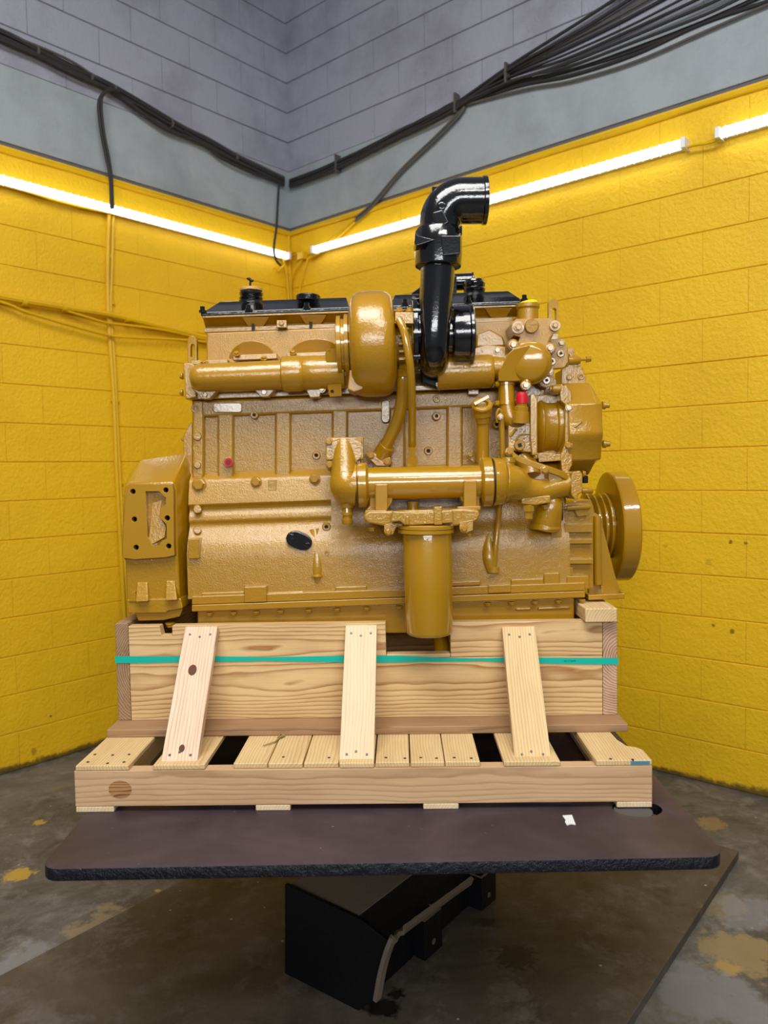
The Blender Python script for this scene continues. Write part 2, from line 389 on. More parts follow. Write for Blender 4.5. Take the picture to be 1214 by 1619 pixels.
def bolt(px, py, Y, rpx, parent, axis=FRONT): return place('bolt', ME_BOLT, P(px, py, Y), axis, m(rpx, Y), parent)
def boss(px, py, Y, rpx, parent): return place('threaded_boss', ME_BOSS, P(px, py, Y), FRONT, m(rpx, Y), parent)
def plug(px, py, Y, rpx, parent, axis=FRONT): return place('socket_plug', ME_PLUG, P(px, py, Y), axis, m(rpx, Y), parent, spin=.3)

# ================================================================ ROOM
CORNER = Vector((CX, CY, 0))
def wall(name, d, n, length, cap):
    rotz = math.atan2(d.y, d.x)
    w = B()
    # core behind the blocks: mortar 3 mm back
    def slab(z0, z1, mi):
        c = CORNER + d * ((length - .3) / 2) - n * .1025 + Vector((0, 0, (z0 + z1) / 2))
        box(w, c, (length + .3, .2, z1 - z0), Matrix.Rotation(rotz, 3, 'Z'), mi)
    slab(0, 3.2512, 0); slab(3.2512, 5.2, 1)
    root = struct(part(name, w, [M_YEL, M_MORT]))
    BL, BH = .4064, .2032
    meshes = {}
    def block_mesh(L, mt):
        k = (round(L, 3), mt.name)
        if k not in meshes:
            gx = .0012 if mt is M_YEL else .003; b = B(); box(b, (0, .03, 0), (L - gx, .066, BH - (.0045 if mt is M_YEL else .006))); bmesh.ops.bevel(b, geom=[e for e in b.edges if abs((e.verts[0].co - e.verts[1].co).x) > .01], offset=.0028, segments=1, affect='EDGES')
            meshes[k] = finish(b, 'block', mt, smooth=15)
        return meshes[k]
    rows = list(range(0, 16)) + list(range(18, 25))
    for r in rows:
        mt = M_YEL if r < 16 else M_GRY
        s0 = 0.0
        first = BL if r % 2 == 0 else BL / 2
        s = 0.0; L = first
        while s < length - .05:
            L2 = min(L, length - s)
            o = obj('block', block_mesh(L2, mt), root)
            c = CORNER + d * (s + L2 / 2) + n * (.0006 * random.uniform(-1, 1)) + Vector((0, 0, (r + .5) * BH))
            # local -Y faces the room
            ang = math.atan2(n.y, n.x) + pi / 2
            o.matrix_basis = Matrix.Translation(c) @ Matrix.Rotation(ang, 4, 'Z')
            s += L2; L = BL
    # smooth poured beam between the yellow blocks and the grey blocks
    b = B(); s = 0
    z0, z1 = 16 * BH, 18 * BH
    c = CORNER + d * (length / 2) - n * .03 + Vector((0, 0, (z0 + z1) / 2 + .008))
    box(b, c, (length, .072, z1 - z0 - .016), Matrix.Rotation(rotz, 3, 'Z'))
    part('concrete_beam', b, M_BAND, root, bevel=.004)
    return root
wall_right = wall('wall_right', DR, NR, 4.3, True)
wall_left = wall('wall_left', DL, NL, 3.4, True)
b = B(); box(b, (0, 2.2, -.05), (12, 11, .1)); struct(part('floor', b, M_FLOOR))
# painted ledge strip running along the top of the yellow blocks
for nm, d, n, L in (('trim_1', DR, NR, 4.2), ('trim_2', DL, NL, 3.3)):
    b = B()
    pts = [CORNER + d * (.02 + (L - .04) * k / 14) + n * .012 + Vector((0, 0, 3.222 + .003 * math.sin(k * 2.1))) for k in range(15)]
    tube(b, pts, .013, 8, 3); struct(part(nm, b, M_YELD))

# ---------------------------------------------------------------- lamps
def lamp(s0, s1, d, n, label, z=3.052):
    A = CORNER + d * s0 + n * .055 + Vector((0, 0, z)); E_ = CORNER + d * s1 + n * .055 + Vector((0, 0, z))
    t = thing('tube_lamp', label, 'lamp', A, 'tube lamps along the walls')
    rz = math.atan2(d.y, d.x); R = Matrix.Rotation(rz, 3, 'Z'); mid = (A + E_) / 2; L = (E_ - A).length
    b = B(); box(b, mid - n * .035, (L - .01, .03, .035), R); part('housing', b, M_LAMPW, t, bevel=.003)
    for dz in (.012, -.012):
        b = B(); cyl(b, A + Vector((0, 0, dz)) + d * .02, E_ + Vector((0, 0, dz)) - d * .02, .0115, seg=12); part('tube', b, M_TUBE, t)
    for q in (A, E_):
        b = B(); box(b, q - n * .015, (.022, .075, .05), R); part('end_cap', b, M_LAMPW, t, bevel=.003)
    b = B(); k = 0
    cnt = int(L / .045)
    for i in range(cnt):
        c = A + d * (.03 + i * (L - .06) / cnt) + n * .001
        lathe(b, c, c + d * .004, [(0, .0275), (1, .0275)], 10, cap=False)
    rib = part('diffuser_ribs', b, M_LAMPW, t)
    return t
lamp(.29, 2.775, DR, NR, 'long lit tube lamp on the right yellow wall behind the black elbow pipe')
lamp(2.93, 4.2, DR, NR, 'lit tube lamp at the far right edge, past the short joining wire')
lamp(.075, 2.52, DL, NL, 'long lit tube lamp on the left yellow wall')

b = B(); pts = [PW(x, y, 'r', .045) for x, y in ((1087, 232), (1100, 229), (1120, 226), (1140, 219))]; tube(b, pts, .007, 8, 4)
tag(part('lamp_wire', b, M_YELD), 'short wire joining the two lamps on the right wall', 'wire')
b = B(); pts = [PW(x, y, 'l', .035) for x, y in ((-60, 278), (0, 291), (40, 302), (90, 318), (140, 330), (180, 338), (260, 358), (330, 376), (400, 392), (445, 402))]; tube(b, pts, .008, 8, 4)
tag(part('lamp_wire', b, M_YELD), 'thin wire sagging under the left wall lamp', 'wire')

# ---------------------------------------------------------------- cables on the walls
def cable(parent, pts, w, r, off, jitter=0, mat=None, name='cable'):
    b = B(); pp = []
    for x, y in pts:
        pp.append(PW(x, y, w, off) + Vector((0, 0, random.uniform(-jitter, jitter))))
    tube(b, pp, r, 8, 5); return part(name, b, mat or M_CABLE, parent)
q = PW(300, 210, 'l', .04)
t = thing('cable_bundle', 'thick bundle of black cables sagging along the left grey wall to the corner', 'cable', q, 'cable bundles along the grey walls')
main = [(-330, -80), (-150, -8), (0, 53), (58, 81), (115, 109), (177, 139), (235, 173), (288, 204), (330, 226), (371, 249), (410, 268), (449, 287)]
for k in range(7):
    o = (k - 3) * 2.0
    cable(t, [(x, y + o) for x, y in main], 'l', random.uniform(.007, .011), .014 + .012 * (k % 3), .004, M_CABLE if k % 3 else M_CABLEG)
cable(t, [(-330, -70), (-150, 2), (0, 63), (58, 88), (115, 116), (177, 144), (230, 182), (265, 206), (310, 222), (345, 240), (390, 262), (449, 290)], 'l', .011, .05, .003)
cable(t, [(140, 122), (177, 144), (225, 180), (258, 203), (300, 222), (345, 238), (400, 268), (449, 291)], 'l', .009, .03, .003, M_CABLEG)
cable(t, [(290, 206), (325, 229), (350, 250), (385, 268), (420, 280), (449, 292)], 'l', .009, .045, .003)
cable(t, [(20, 58), (75, 80), (115, 98), (145, 118), (177, 139)], 'l', .007, .035, .003, M_CABLEG)
for px, py in ((58, 82), (143, 123), (180, 142), (270, 196), (372, 250)):
    b = B(); c0 = PW(px, py, 'l', .03); lathe(b, c0 - DL * .006, c0 + DL * .006, [(0, .028), (1, .028)], 12); part('clip', b, M_CABLEG, t)
q = PW(720, 165, 'r', .04)
t = thing('cable_bundle', 'wide fan of black cables climbing the right grey wall from the corner', 'cable', q, 'cable bundles along the grey walls')
main = [(458, 290), (500, 275), (534, 260), (585, 236), (635, 210), (680, 188), (722, 166)]
ends = [[(802, 118), (883, 82), (970, 40), (1070, -12)], [(802, 112), (870, 74), (940, 34), (1020, -14)], [(802, 124), (890, 96), (985, 54), (1100, 0), (1130, -14)],
        [(810, 128), (900, 104), (1003, 66), (1111, 24), (1180, -8)], [(820, 136), (903, 118), (1003, 86), (1111, 38), (1214, 3), (1260, -14)],
        [(829, 142), (903, 128), (1003, 98), (1111, 50), (1214, 8), (1270, -14)], [(800, 108), (860, 70), (920, 32), (990, -14)], [(806, 121), (888, 90), (990, 44), (1090, -8)],
        [(812, 131), (905, 110), (1010, 74), (1120, 30), (1214, -8)], [(802, 115), (876, 78), (955, 37), (1046, -14)], [(815, 126), (895, 100), (995, 60), (1105, 14), (1160, -10)],
        [(804, 110), (865, 76), (930, 40), (1005, -8)], [(818, 134), (900, 112), (1000, 80), (1111, 34), (1200, -6)]]
for k, e in enumerate(ends):
    o = (k % 6 - 2.5) * 2.0
    (xa, ya), (xb, yb) = e[-2:]; e = e + [(xb + (xb - xa) * 1.5, yb + (yb - ya) * 1.5)]
    cable(t, [(x, y + o) for x, y in main] + e, 'r', random.uniform(.006, .0095), .012 + .011 * (k % 4), .004, M_CABLEG if k % 4 == 1 else M_CABLE)
for x, y in ((722, 164), (802, 117), (534, 259)):
    b = B(); c0 = PW(x, y, 'r', .03); box(b, c0, (.012, .05, .11), Matrix.Rotation(math.atan2(DR.y, DR.x), 3, 'Z')); part('clip', b, M_CABLEG, t)
q = PW(634, 270, 'r', .03)
t = thing('cable_pair', 'pair of cables slanting down the right wall to the corner junction', 'cable', q)
for o, mt in ((0, M_CABLEG), (5, M_CABLEG)):
    cable(t, [(735, 168 + o * .5), (722, 182 + o), (690, 215 + o), (634, 268 + o), (588, 322 + o), (560, 346 + o)], 'r', .008, .03, .002, mt)
    cable(t, [(562, 345 + o), (530, 374 + o), (500, 400 + o * .6), (487, 409)], 'r', .008, .03, .002, M_YELD, 'painted_cable')
q = PW(165, 200, 'l', .03)
t = thing('drop_cable', 'black cable bending down from the left bundle over the lamp', 'cable', q)
for o in (0, 4):
    cable(t, [(190, 144), (176, 142), (163, 148 + o * .4), (156 + o, 162), (157 + o, 185), (161 + o, 215), (168 + o, 250), (174 + o * .6, 282), (176 + o * .6, 330)], 'l', .0085, .085, 0, M_CABLE)
q = PW(437, 340, 'l', .03)
t = thing('corner_cable', 'thin black cable hanging beside the corner down to the lamp end', 'cable', q)
cable(t, [(441, 290), (439, 325), (437, 360), (433, 392), (436, 410), (444, 420)], 'l', .008, .085, 0, M_CABLE)
# painted conduits
q = PW(185, 640, 'l', .02); q.z = .3
t = thing('painted_conduit_pair', 'pair of yellow painted upright conduits on the left wall', 'conduit', q)
cable(t, [(172, 338), (170, 420), (171, 493), (175, 560), (180, 633), (185, 763), (192, 893), (196, 976), (203, 1120)], 'l', .0125, .02, 0, M_YELD, 'conduit')
cable(t, [(179, 336), (177, 420), (175, 493), (180, 560), (184, 640), (190, 763), (197, 893), (203, 976), (209, 1120)], 'l', .010, .018, 0, M_YELD, 'conduit')
for x, y in ((171, 405), (173, 478), (180, 633), (187, 763)):
    b = B(); c0 = PW(x + 2, y, 'l', .018); box(b, c0, (.05, .012, .02), Matrix.Rotation(math.atan2(DL.y, DL.x), 3, 'Z')); part('clamp', b, M_YELD, t, bevel=.002)
q = PW(150, 495, 'l', .05)
t = thing('level_conduit', 'yellow painted level conduit with drooping wires crossing the left wall', 'conduit', q)
cable(t, [(-330, 404), (-150, 439), (0, 469), (100, 486), (171, 497), (245, 514), (322, 533), (395, 549), (450, 561)], 'l', .017, .045, 0, M_YELD, 'conduit')
cable(t, [(-330, 404), (-150, 440), (0, 477), (38, 492), (93, 509), (167, 529), (200, 533), (300, 538), (380, 548)], 'l', .0075, .05, 0, M_YELD, 'wire')
cable(t, [(100, 490), (140, 502), (167, 510), (200, 514), (260, 522), (330, 538)], 'l', .007, .05, 0, M_YELD, 'wire')
for x, y in ((38, 478), (101, 487), (200, 504)):
    b = B(); c0 = PW(x, y, 'l', .045); lathe(b, c0 - DL * .012, c0 + DL * .012, [(0, .022), (1, .022)], 12); part('coupling', b, M_YELD, t)
q = PW(478, 405, 'r', .03)
t = thing('junction_box', 'small painted junction box with wires near the room corner', 'box', q)
b = B(); box(b, q, (.06, .05, .05), Matrix.Rotation(math.atan2(DR.y, DR.x), 3, 'Z')); part('box', b, M_YELD, t, bevel=.004)
for pts, w in (([(478, 405), (468, 398), (458, 402), (450, 402)], 'r'), ([(487, 409), (478, 440), (472, 470), (470, 520), (470, 560)], 'r'), ([(445, 400), (452, 430), (455, 460), (458, 500), (458, 560)], 'l'), ([(440, 430), (450, 420), (455, 432)], 'l'), ([(479, 408), (466, 430), (460, 450), (461, 500)], 'r')):
    cable(t, pts, w, .007, .035, 0, M_YELD, 'wire')
cable(t, [(456, 366), (457, 400), (459, 460), (462, 560)], 'r', .012, .02, 0, M_YELD, 'conduit')

# ================================================================ LIFT TABLE
bR = Vector((1.367, 2.941)); u1 = Vector((-.785, .62)); u2 = Vector((-.62, -.785))
b = B(); cs = [bR, bR + u1 * 1.59, bR + u1 * 1.59 + u2 * 3.3, bR + u2 * 3.3]
poly3(b, [Vector((c.x, c.y, .0)) for c in cs], [Vector((c.x, c.y, .034)) for c in cs])
tag(part('floor_plate', b, M_BASE, bevel=.003), 'large oily steel plate lying askew on the concrete floor', 'plate')
TZ = .632; TT = .03
lt = thing('lift_table', 'heavy steel lift table with dark worn top under the crate', 'table', (0, 2.5, .034))
hole_c = PZ(1007, 1278, TZ)
outer = []
x0, x1, y0, y1, rr = -.822, .785, 1.748, 3.32, .045
outer = rrect(x0, y0, x1, y1, rr, 5)
me = outline_curve(outer, [[(hole_c.x + .065 * math.cos(a * pi / 12), hole_c.y + .05 * math.sin(a * pi / 12)) for a in range(24)]], TT, .0015)
me.transform(Matrix.Translation((0, 0, TZ - TT / 2)))
bm = B(); bm.from_mesh(me); bpy.data.meshes.remove(me)
bmesh.ops.remove_doubles(bm, verts=bm.verts[:], dist=.00005)
bm.normal_update()
for f in bm.faces:
    f.material_index = 0 if f.normal.z > .8 else 1
part('table_top', bm, [M_TABLE, M_TEDGE], lt)
b = B(); cyl(b, Vector((hole_c.x - .012, hole_c.y - .004, TZ - .018)), Vector((hole_c.x - .012, hole_c.y - .004, TZ - .004)), .050, seg=28); part('hole_disc', b, M_CABLEG, lt, 'grey disc in the round hole')  # grey disc added because the floor seen through the hole is shadowed
zf = .034
A_ = PZ(450, 1539, zf); B_ = PZ(566, 1598, zf); hd = (B_ - A_).normalized(); nrm = Vector((hd.y, -hd.x, 0))   # face normal toward camera
if nrm.y > 0: nrm = -nrm
def PF(px, py, off=0):       # point on the slanted guard face
    d = ray(px, py); c = A_ + nrm * off; t = (nrm.dot(c - Vector((0, 0, CAMH)))) / nrm.dot(d)
    return Vector((0, 0, CAMH)) + d * t
face = [PF(450, 1398), PF(571, 1455), PF(617, 1491), PF(606, 1530), PF(597, 1578), B_, A_]
b = B(); poly3(b, face, [v - nrm * .014 for v in face]); part('guard_plate', b, M_STEEL, lt, bevel=.002)
ztop = PF(571, 1455).z
back = -nrm
bc = PF(566, 1500); bc.z = 0
al = Vector((A_.x, A_.y, 0)); w_ = (bc - al).length
L_ = .78
b = B(); q4 = [al - nrm * .016, bc - nrm * .016 - hd * .01, bc - nrm * L_ - hd * .01, al - nrm * L_]
poly3(b, [Vector((v.x, v.y, zf)) for v in q4], [Vector((v.x, v.y, ztop - .004)) for v in q4]); bm2 = b
for f in b.faces: pass
b.normal_update()
bmesh.ops.recalc_face_normals(b, faces=b.faces[:])
for f in b.faces: f.material_index = 1 if f.normal.z > .8 else 0
part('pedestal', b, [M_STEEL, M_WORN], lt, bevel=.004)
b = B(); cc = (al + bc) / 2 - nrm * .5; box(b, (cc.x, cc.y, (ztop - .006 + TZ - TT - .002) / 2), (.24, .24, TZ - TT - ztop + .004), Matrix.Rotation(math.atan2(hd.y, hd.x), 3, 'Z')); part('column', b, M_STEEL, lt, bevel=.005)
b = B(); box(b, (-.02, 2.55, TZ - TT - .03), (1.1, 1.0, .055)); part('table_frame', b, M_STEEL, lt, bevel=.003)
# arched flat bar
def PY_(px, py, Y): return P(px, py, Y)
def PB(px, py):      # point on the upright plane that runs back from the tip of the guard plate
    q0 = PF(617, 1491); n = hd
    d = ray(px, py); t = n.dot(q0 - Vector((0, 0, CAMH))) / n.dot(d)
    return Vector((0, 0, CAMH)) + d * t
arch = [PF(596, 1580, .004), PF(605, 1532, .004), PF(618, 1491, .002), PB(630, 1477), PB(648, 1463), PB(690, 1432), PB(728, 1404), PB(745, 1392)]
b = B(); sp = spline(arch, 6); L1 = [];
rs = []
for i, p in enumerate(sp):
    tdir = (sp[min(i + 1, len(sp) - 1)] - sp[max(i - 1, 0)]).normalized()
    side = Vector((.62, .785, 0)); side = (side - tdir * side.dot(tdir)).normalized(); up = tdir.cross(side).normalized()
    rs.append([b.verts.new(p + side * sx * .012 + up * sy * .006) for sx, sy in ((-1, -1), (1, -1), (1, 1), (-1, 1))])
rings(b, rs); part('arched_bar', b, M_WORN, lt, bevel=.0015)
def channel(bp_px, w, h, dirv):
    base = PZ(*bp_px, zf); ex = Vector((.785, -.62, 0)); ey = Vector((.62, .785, 0))
    b = B(); th = .011
    R = Matrix(((ex.x, ey.x, 0), (ex.y, ey.y, 0), (0, 0, 1)))
    # U opening to the left
    for cx, cy, sx, sy in ((0, .0, w, th), (w / 2 - th / 2, w / 2 - th / 2, th, w - th), (0, w - th, w, th)):
        pass
    c0 = base + ey * (w / 2) - ex * (w / 2) + Vector((0, 0, h / 2))
    box(b, c0 - ey * (w / 2 - th / 2), (w, th, h), R)
    box(b, c0 + ex * (w / 2 - th / 2), (th, w - 2 * th, h), R)
    box(b, c0 + ey * (w / 2 - th / 2), (w, th, h), R)
    return b, base, c0, ex, ey, h, w
for pxy, h, w in (((672, 1520), None, .095), ((762, 1441), None, .095)):
    top = {672: (672, 1458), 762: (762, 1389)}[pxy[0]]
    base = PZ(*pxy, zf); h = P(top[0], top[1], base.y).z - zf
    b, base, c0, ex, ey, h, w = channel(pxy, w, h, None)
    bmesh.ops.recalc_face_normals(b, faces=b.faces[:])
    for f in b.faces: f.material_index = 1 if f.normal.z > .8 else 0
    o = part('channel_bracket', b, [M_STEEL, M_WORN], lt, bevel=.0015)
    b = B(); hc = c0 + ex * (w / 2) + Vector((0, 0, -h * .18)) - ey * .0
    cyl(b, hc - ex * .004, hc + ex * .0008, .0095, seg=14); part('bolt_hole', b, M_CABLEG, o)
for px in (395, 500, 545, 740):
    b = B(); p0 = P(px, 1384, 1.80); cyl(b, Vector((p0.x, 1.82, TZ - TT - .018)), Vector((p0.x, 1.82, TZ - TT + .0)), .022, seg=16); part('underside_stud', b, M_STEEL, lt)
# paper scrap
q = PZ(900, 1297, TZ + .001)
b = B(); pp = [PZ(x, y, TZ + .0012) for x, y in ((889, 1290), (904, 1289), (910, 1304), (903, 1303), (896, 1305), (893, 1300), (894, 1297))]
poly3(b, [v + Vector((0, 0, .0015)) for v in pp], [v - Vector((0, 0, .0008)) for v in pp]); tag(part('paper_scrap', b, M_PAPER), 'small torn white paper scrap lying on the table top', 'paper')

# ================================================================ CRATE ON PALLET
PSI = .021
EX = Vector((math.cos(PSI), -math.sin(PSI), 0)); EY = Vector((math.sin(PSI), math.cos(PSI), 0))
def PP(px, py, d):
    r = ray(px, py); t = d / (r.dot(EY)); p = r * t
    return Vector((p.dot(EX), d, CAMH + p.z))
CB = Vector((-.117, 2.6, TZ))
cw = EX * CB.x + EY * CB.y + Vector((0, 0, TZ))
crate = thing('engine_crate', 'pine crate with slanted braces on a slatted pallet under the engine', 'crate', cw, None, -PSI)
parent_inv[crate.name] = Matrix.Translation(-CB)          # children work in crate coordinates (x', d, z)
def lumber(name, L, D, H, c, rot=None, mat=M_PINE, parent=None, label=None, bev=.0025, mesh=None):
    """board with its grain along local X; c = centre in crate coordinates"""
    if mesh is None:
        b = B(); box(b, (0, 0, 0), (L, D, H)); mesh = finish(b, name, mat)
    o = obj(name, mesh, parent or crate)
    M = Matrix.Translation(c) @ (rot.to_4x4() if rot else Matrix.Identity(4))
    o.matrix_basis = M
    if bev:
        md = o.modifiers.new('bevel', 'BEVEL'); md.width = bev; md.segments = 2; md.limit_method = 'ANGLE'; md.harden_normals = True
    if label: o['label'] = label
    return o
RZ = lambda a: Matrix.Rotation(a, 3, 'Z'); RX = lambda a: Matrix.Rotation(a, 3, 'X'); RY = lambda a: Matrix.Rotation(a, 3, 'Y')
ALONG_Y = RZ(pi / 2)
XL, XR = -.897, .662; D0 = 2.03; D1 = 3.24
zs0, zs1 = .6475, .7465; zt = .7615
# stringers
st = lumber('stringer', XR - XL, .038, zs1 - zs0, ((XL + XR) / 2, D0 + .019, (zs0 + zs1) / 2), None, M_GREY, label='weathered front board with a round knot at left')
b = B()
kc = PP(190, 1248, D0); cyl(b, Vector((0, -.0008, 0)), Vector((0, .004, 0)), .029, seg=20)
for v in b.verts: v.co.x *= 1.1; v.co.z *= .85
o = lumber('knot', 0, 0, 0, kc, None, M_KNOT, st, bev=0, mesh=finish(b, 'knot', M_KNOT))
o.matrix_basis = Matrix.Translation(kc - Vector(((XL + XR) / 2, D0 + .019, (zs0 + zs1) / 2))); o.matrix_parent_inverse = Matrix.Identity(4)
for dd in (2.60, D1 - .02): lumber('stringer', XR - XL, .038, zs1 - zs0, ((XL + XR) / 2, dd, (zs0 + zs1) / 2), None, M_PINE)
# bottom deck boards
for xa, xb, y in ((120, 180, 1281), (404, 459, 1279), (669, 725, 1275), (975, 1031, 1273)):
    a_, b_2 = PP(xa, y, D0).x, PP(xb, y, D0).x
    lumber('bottom_board', D1 - D0, b_2 - a_, .0155, ((a_ + b_2) / 2, (D0 + D1) / 2, TZ + .0078), ALONG_Y, M_PALE)
# deck slats
sl = [(118.5, 203.5, 0), (241.5, 324.5, 0), (368, 422.5, .006), (423.5, 479, .003), (480, 535.5, .004), (536.5, 592, 0), (593, 647.5, .004), (648.5, 703, .002), (704, 760, .003), (797, 887, 0)]
for i, (xa, xb, f) in enumerate(sl):
    a_, b_2 = PP(xa, 1215, D0).x, PP(xb, 1215, D0).x
    w = b_2 - a_ - .0012; r_ = random.uniform(-.002, .002)
    lumber('deck_slat', D1 - D0, w, .0145, ((a_ + b_2) / 2, (D0 + D1) / 2 + f, zs1 + .0074 + .0002 * (i % 2)), RZ(pi / 2 + r_), M_PINE, bev=.003)
# rightmost slat with its broken corner
a_ = PP(942, 1207, D0).x; b_2 = PP(1031, 1205, D0).x; bm_ = b_2 - .030
ol = [(a_, D0), (b_2, D0), (b_2, D0 + .075), (b_2 - .012, D0 + .098), (bm_ - .006, D0 + .11), (bm_ - .018, D0 + .16), (bm_ - .022, D0 + .28), (bm_ - .022, D1), (a_, D1)]
ccx, ccy = (a_ + b_2) / 2, (D0 + D1) / 2
b = B(); poly3(b, [Vector((y - ccy, -(x - ccx), -.0072)) for x, y in ol], [Vector((y - ccy, -(x - ccx), .0072)) for x, y in ol])
o = lumber('deck_slat', 0, 0, 0, (ccx, ccy, zs1 + .0075), ALONG_Y, M_PINE, label='end slat with a broken corner and a blue mark', mesh=finish(b, 'deck_slat', M_PINE))
b = B(); box(b, (D0 - ccy - .0002, -(b_2 - .032 - ccx), 0), (.0012, .05, .009)); mk = part('blue_mark', b, M_BLUEP, o)
# ledge board
lz0, lz1 = zt, .7855
lx0, lx1 = PP(168, 1150, 2.25).x, PP(993, 1150, 2.25).x
lumber('ledge_board', lx1 - lx0, .10, lz1 - lz0, ((lx0 + lx1) / 2, 2.25 + .05, (lz0 + lz1) / 2), None, M_BROWN, label='brown weathered ledge board', bev=.003)
DB = 2.336; TB = .038
def zrow(py): return PP(580, py, DB).z
bx0, bx1 = PP(205, 1060, DB).x, PP(952.5, 1060, DB).x
zA, zB, zC = lz1 + .0, zrow(1041), zrow(985)
def side_plank(name, pts, mat, label=None, d=DB):
    xs = [p[0] for p in pts]; zs = [p[1] for p in pts]; cx_, cz_ = (min(xs) + max(xs)) / 2, (min(zs) + max(zs)) / 2
    b = B(); poly3(b, [Vector((x - cx_, -TB / 2, z - cz_)) for x, z in pts], [Vector((x - cx_, TB / 2, z - cz_)) for x, z in pts])
    return lumber(name, 0, 0, 0, (cx_, d + TB / 2, cz_), None, mat, label=label, mesh=finish(b, name, mat), bev=.002)
side_plank('side_plank', [(bx0, zA), (bx1, zA), (bx1, zB - .0008), (bx0, zB - .0008)], M_PLANK)
xn0, xn1 = PP(610, 1010, DB).x, PP(712, 1010, DB).x; zN = PP(660, 1034, DB).z
ka, kb = PP(255, 997, DB).x, PP(272, 997, DB).x; kz = PP(262, 1005, DB).z
side_plank('side_plank', [(bx0, zB), (xn0, zB), (xn0, zC), (kb, zC), (kb, kz), (ka, kz), (ka - .006, zC), (bx0, zC)], M_PLANK, 'upper left side plank with a small notch')
side_plank('side_plank', [(xn0 + .001, zB), (xn1 - .001, zB), (xn1 - .001, zN), (xn0 + .001, zN)], M_PINE, 'low strip of side plank under the oil filter')
side_plank('side_plank', [(xn1, zB), (bx1, zB), (bx1, zC - .003), (xn1, zC - .001)], M_PLANK)
side_plank('side_plank', [(bx0, zA), (bx1, zA), (bx1, zB - .0008), (bx0, zB - .0008)], M_PLANK, d=3.12)
side_plank('side_plank', [(bx0, zB), (bx1, zB), (bx1, zC), (bx0, zC)], M_PLANK, d=3.12)
lumber('ledge_board', lx1 - lx0, .08, lz1 - lz0, ((lx0 + lx1) / 2, 3.199, (lz0 + lz1) / 2), None, M_BROWN, bev=.003)
# end timbers, grain running back
ex0, ex1 = PP(184, 1060, DB).x, PP(976, 1060, DB).x
DEb = 3.158
for xa, xb, zt_, lab in ((ex0, bx0 - .001, zrow(980), 'left end timber'), (bx1 + .001, ex1, zrow(987), 'right end timber with dark growth rings')):
    lumber('end_timber', DEb - DB, xb - xa, zt_ - zA, ((xa + xb) / 2, (DB + DEb) / 2, (zt_ + zA) / 2), ALONG_Y, M_BEAM2 if 'left' in lab else M_BEAM, label=lab, bev=.003)
# hidden cross bearers that carry the engine pan
# slanted braces
def brace(top, bot, mat, label):
    T0, T1 = PP(top[0], top[2], DB - .021), PP(top[1], top[2], DB - .021)
    B0, B1 = PP(bot[0], bot[2], D0 + .02), PP(bot[1], bot[2], D0 + .02)
    topm, botm = (T0 + T1) / 2, (B0 + B1) / 2
    w = ((T1 - T0).length + (B1 - B0).length) / 2
    ax = (topm - botm); L = ax.length; ax.normalize()
    # across direction: mostly x'
    ac = Vector((1, 0, 0)); ac = (ac - ax * ac.dot(ax)).normalized()
    nn = ax.cross(ac).normalized()
    R = Matrix(((ax.x, ac.x, nn.x), (ax.y, ac.y, nn.y), (ax.z, ac.z, nn.z)))
    if nn.y > 0: pass
    th = .026
    hw = w / 2
    b = B()
    # plan with ends cut level
    sk = ax.x / max(ac.x, .2) * 0
    pl = []
    for sgn, e in ((-1, -1), (1, -1), (1, 1), (-1, 1)):
        # ends level in x': shift along axis
        k = -sgn * hw * (ac.z / max(ax.z, .3))
        pl.append((e * L / 2 + k, sgn * hw))
    sgn_n = -1 if nn.y > 0 else 1
    poly3(b, [Vector((x, y, sgn_n * 0)) for x, y in pl], [Vector((x, y, -sgn_n * th)) for x, y in pl])
    cen = (topm + botm) / 2
    o = lumber('brace', 0, 0, 0, cen, R, mat, label=label, mesh=finish(b, 'brace', mat), bev=.002)
    for e, sh in ((1, (-.62, 0, .62)), (-1, (-.58, -.05, .58))):
        for k, s_ in enumerate(sh):
            b = B(); cyl(b, Vector((0, 0, -.002)), Vector((0, 0, .0012)), .0042, .0036, 10)
            nl = part('nail', b, M_NAIL, o); 
            nl.matrix_basis = Matrix.Translation((e * (L / 2 - .028 - .008 * (k % 2)), s_ * hw, 0)) @ (Matrix.Identity(4) if sgn_n == 1 else Matrix.Rotation(pi, 4, 'X'))
    return o, L, hw, sgn_n
o, L, hw, sg = brace((293, 344, 990), (253, 311, 1210), M_PINK, 'pinkish knotty brace leaning at left')
for fx, fy, r1 in ((.16, -.05, .0125), (-.39, .02, .008)):
    b = B(); cyl(b, Vector((0, 0, -.003)), Vector((0, 0, .001)), r1, seg=16); 
    for v in b.verts: v.co.x *= 1.35
    kn = part('knot', b, M_DKNOT, o); kn.matrix_basis = Matrix.Translation((fx * L, fy * hw * 2, 0)) @ (Matrix.Identity(4) if sg == 1 else Matrix.Rotation(pi, 4, 'X'))
brace((547, 595, 988), (535, 592, 1209), M_PALE, 'pale upright brace in the middle')
brace((794, 845, 990), (814, 873, 1209), M_PINE, 'grainy brace leaning at right')
# slat nails
for xs, ys in (((139, 170, 196), (1205, 1207, 1205)), ((150, 178, 204), (1193, 1194, 1193)), ((965, 1000), (1200, 1201)), ((448, 520), (1197, 1198)), ((610, 640, 665, 690, 718, 745), (1198, 1199, 1198, 1199, 1198, 1199))):
    for x, y in zip(xs, ys):
        r_ = ray(x, y); t_ = (zt - CAMH) / r_.z; pw = r_ * t_
        b = B(); c0 = Vector((pw.dot(EX), pw.dot(EY), zt)); cyl(b, c0 - Vector((0, 0, .003)), c0 + Vector((0, 0, .0012)), .004, seg=10); part('nail', b, M_NAIL, crate)
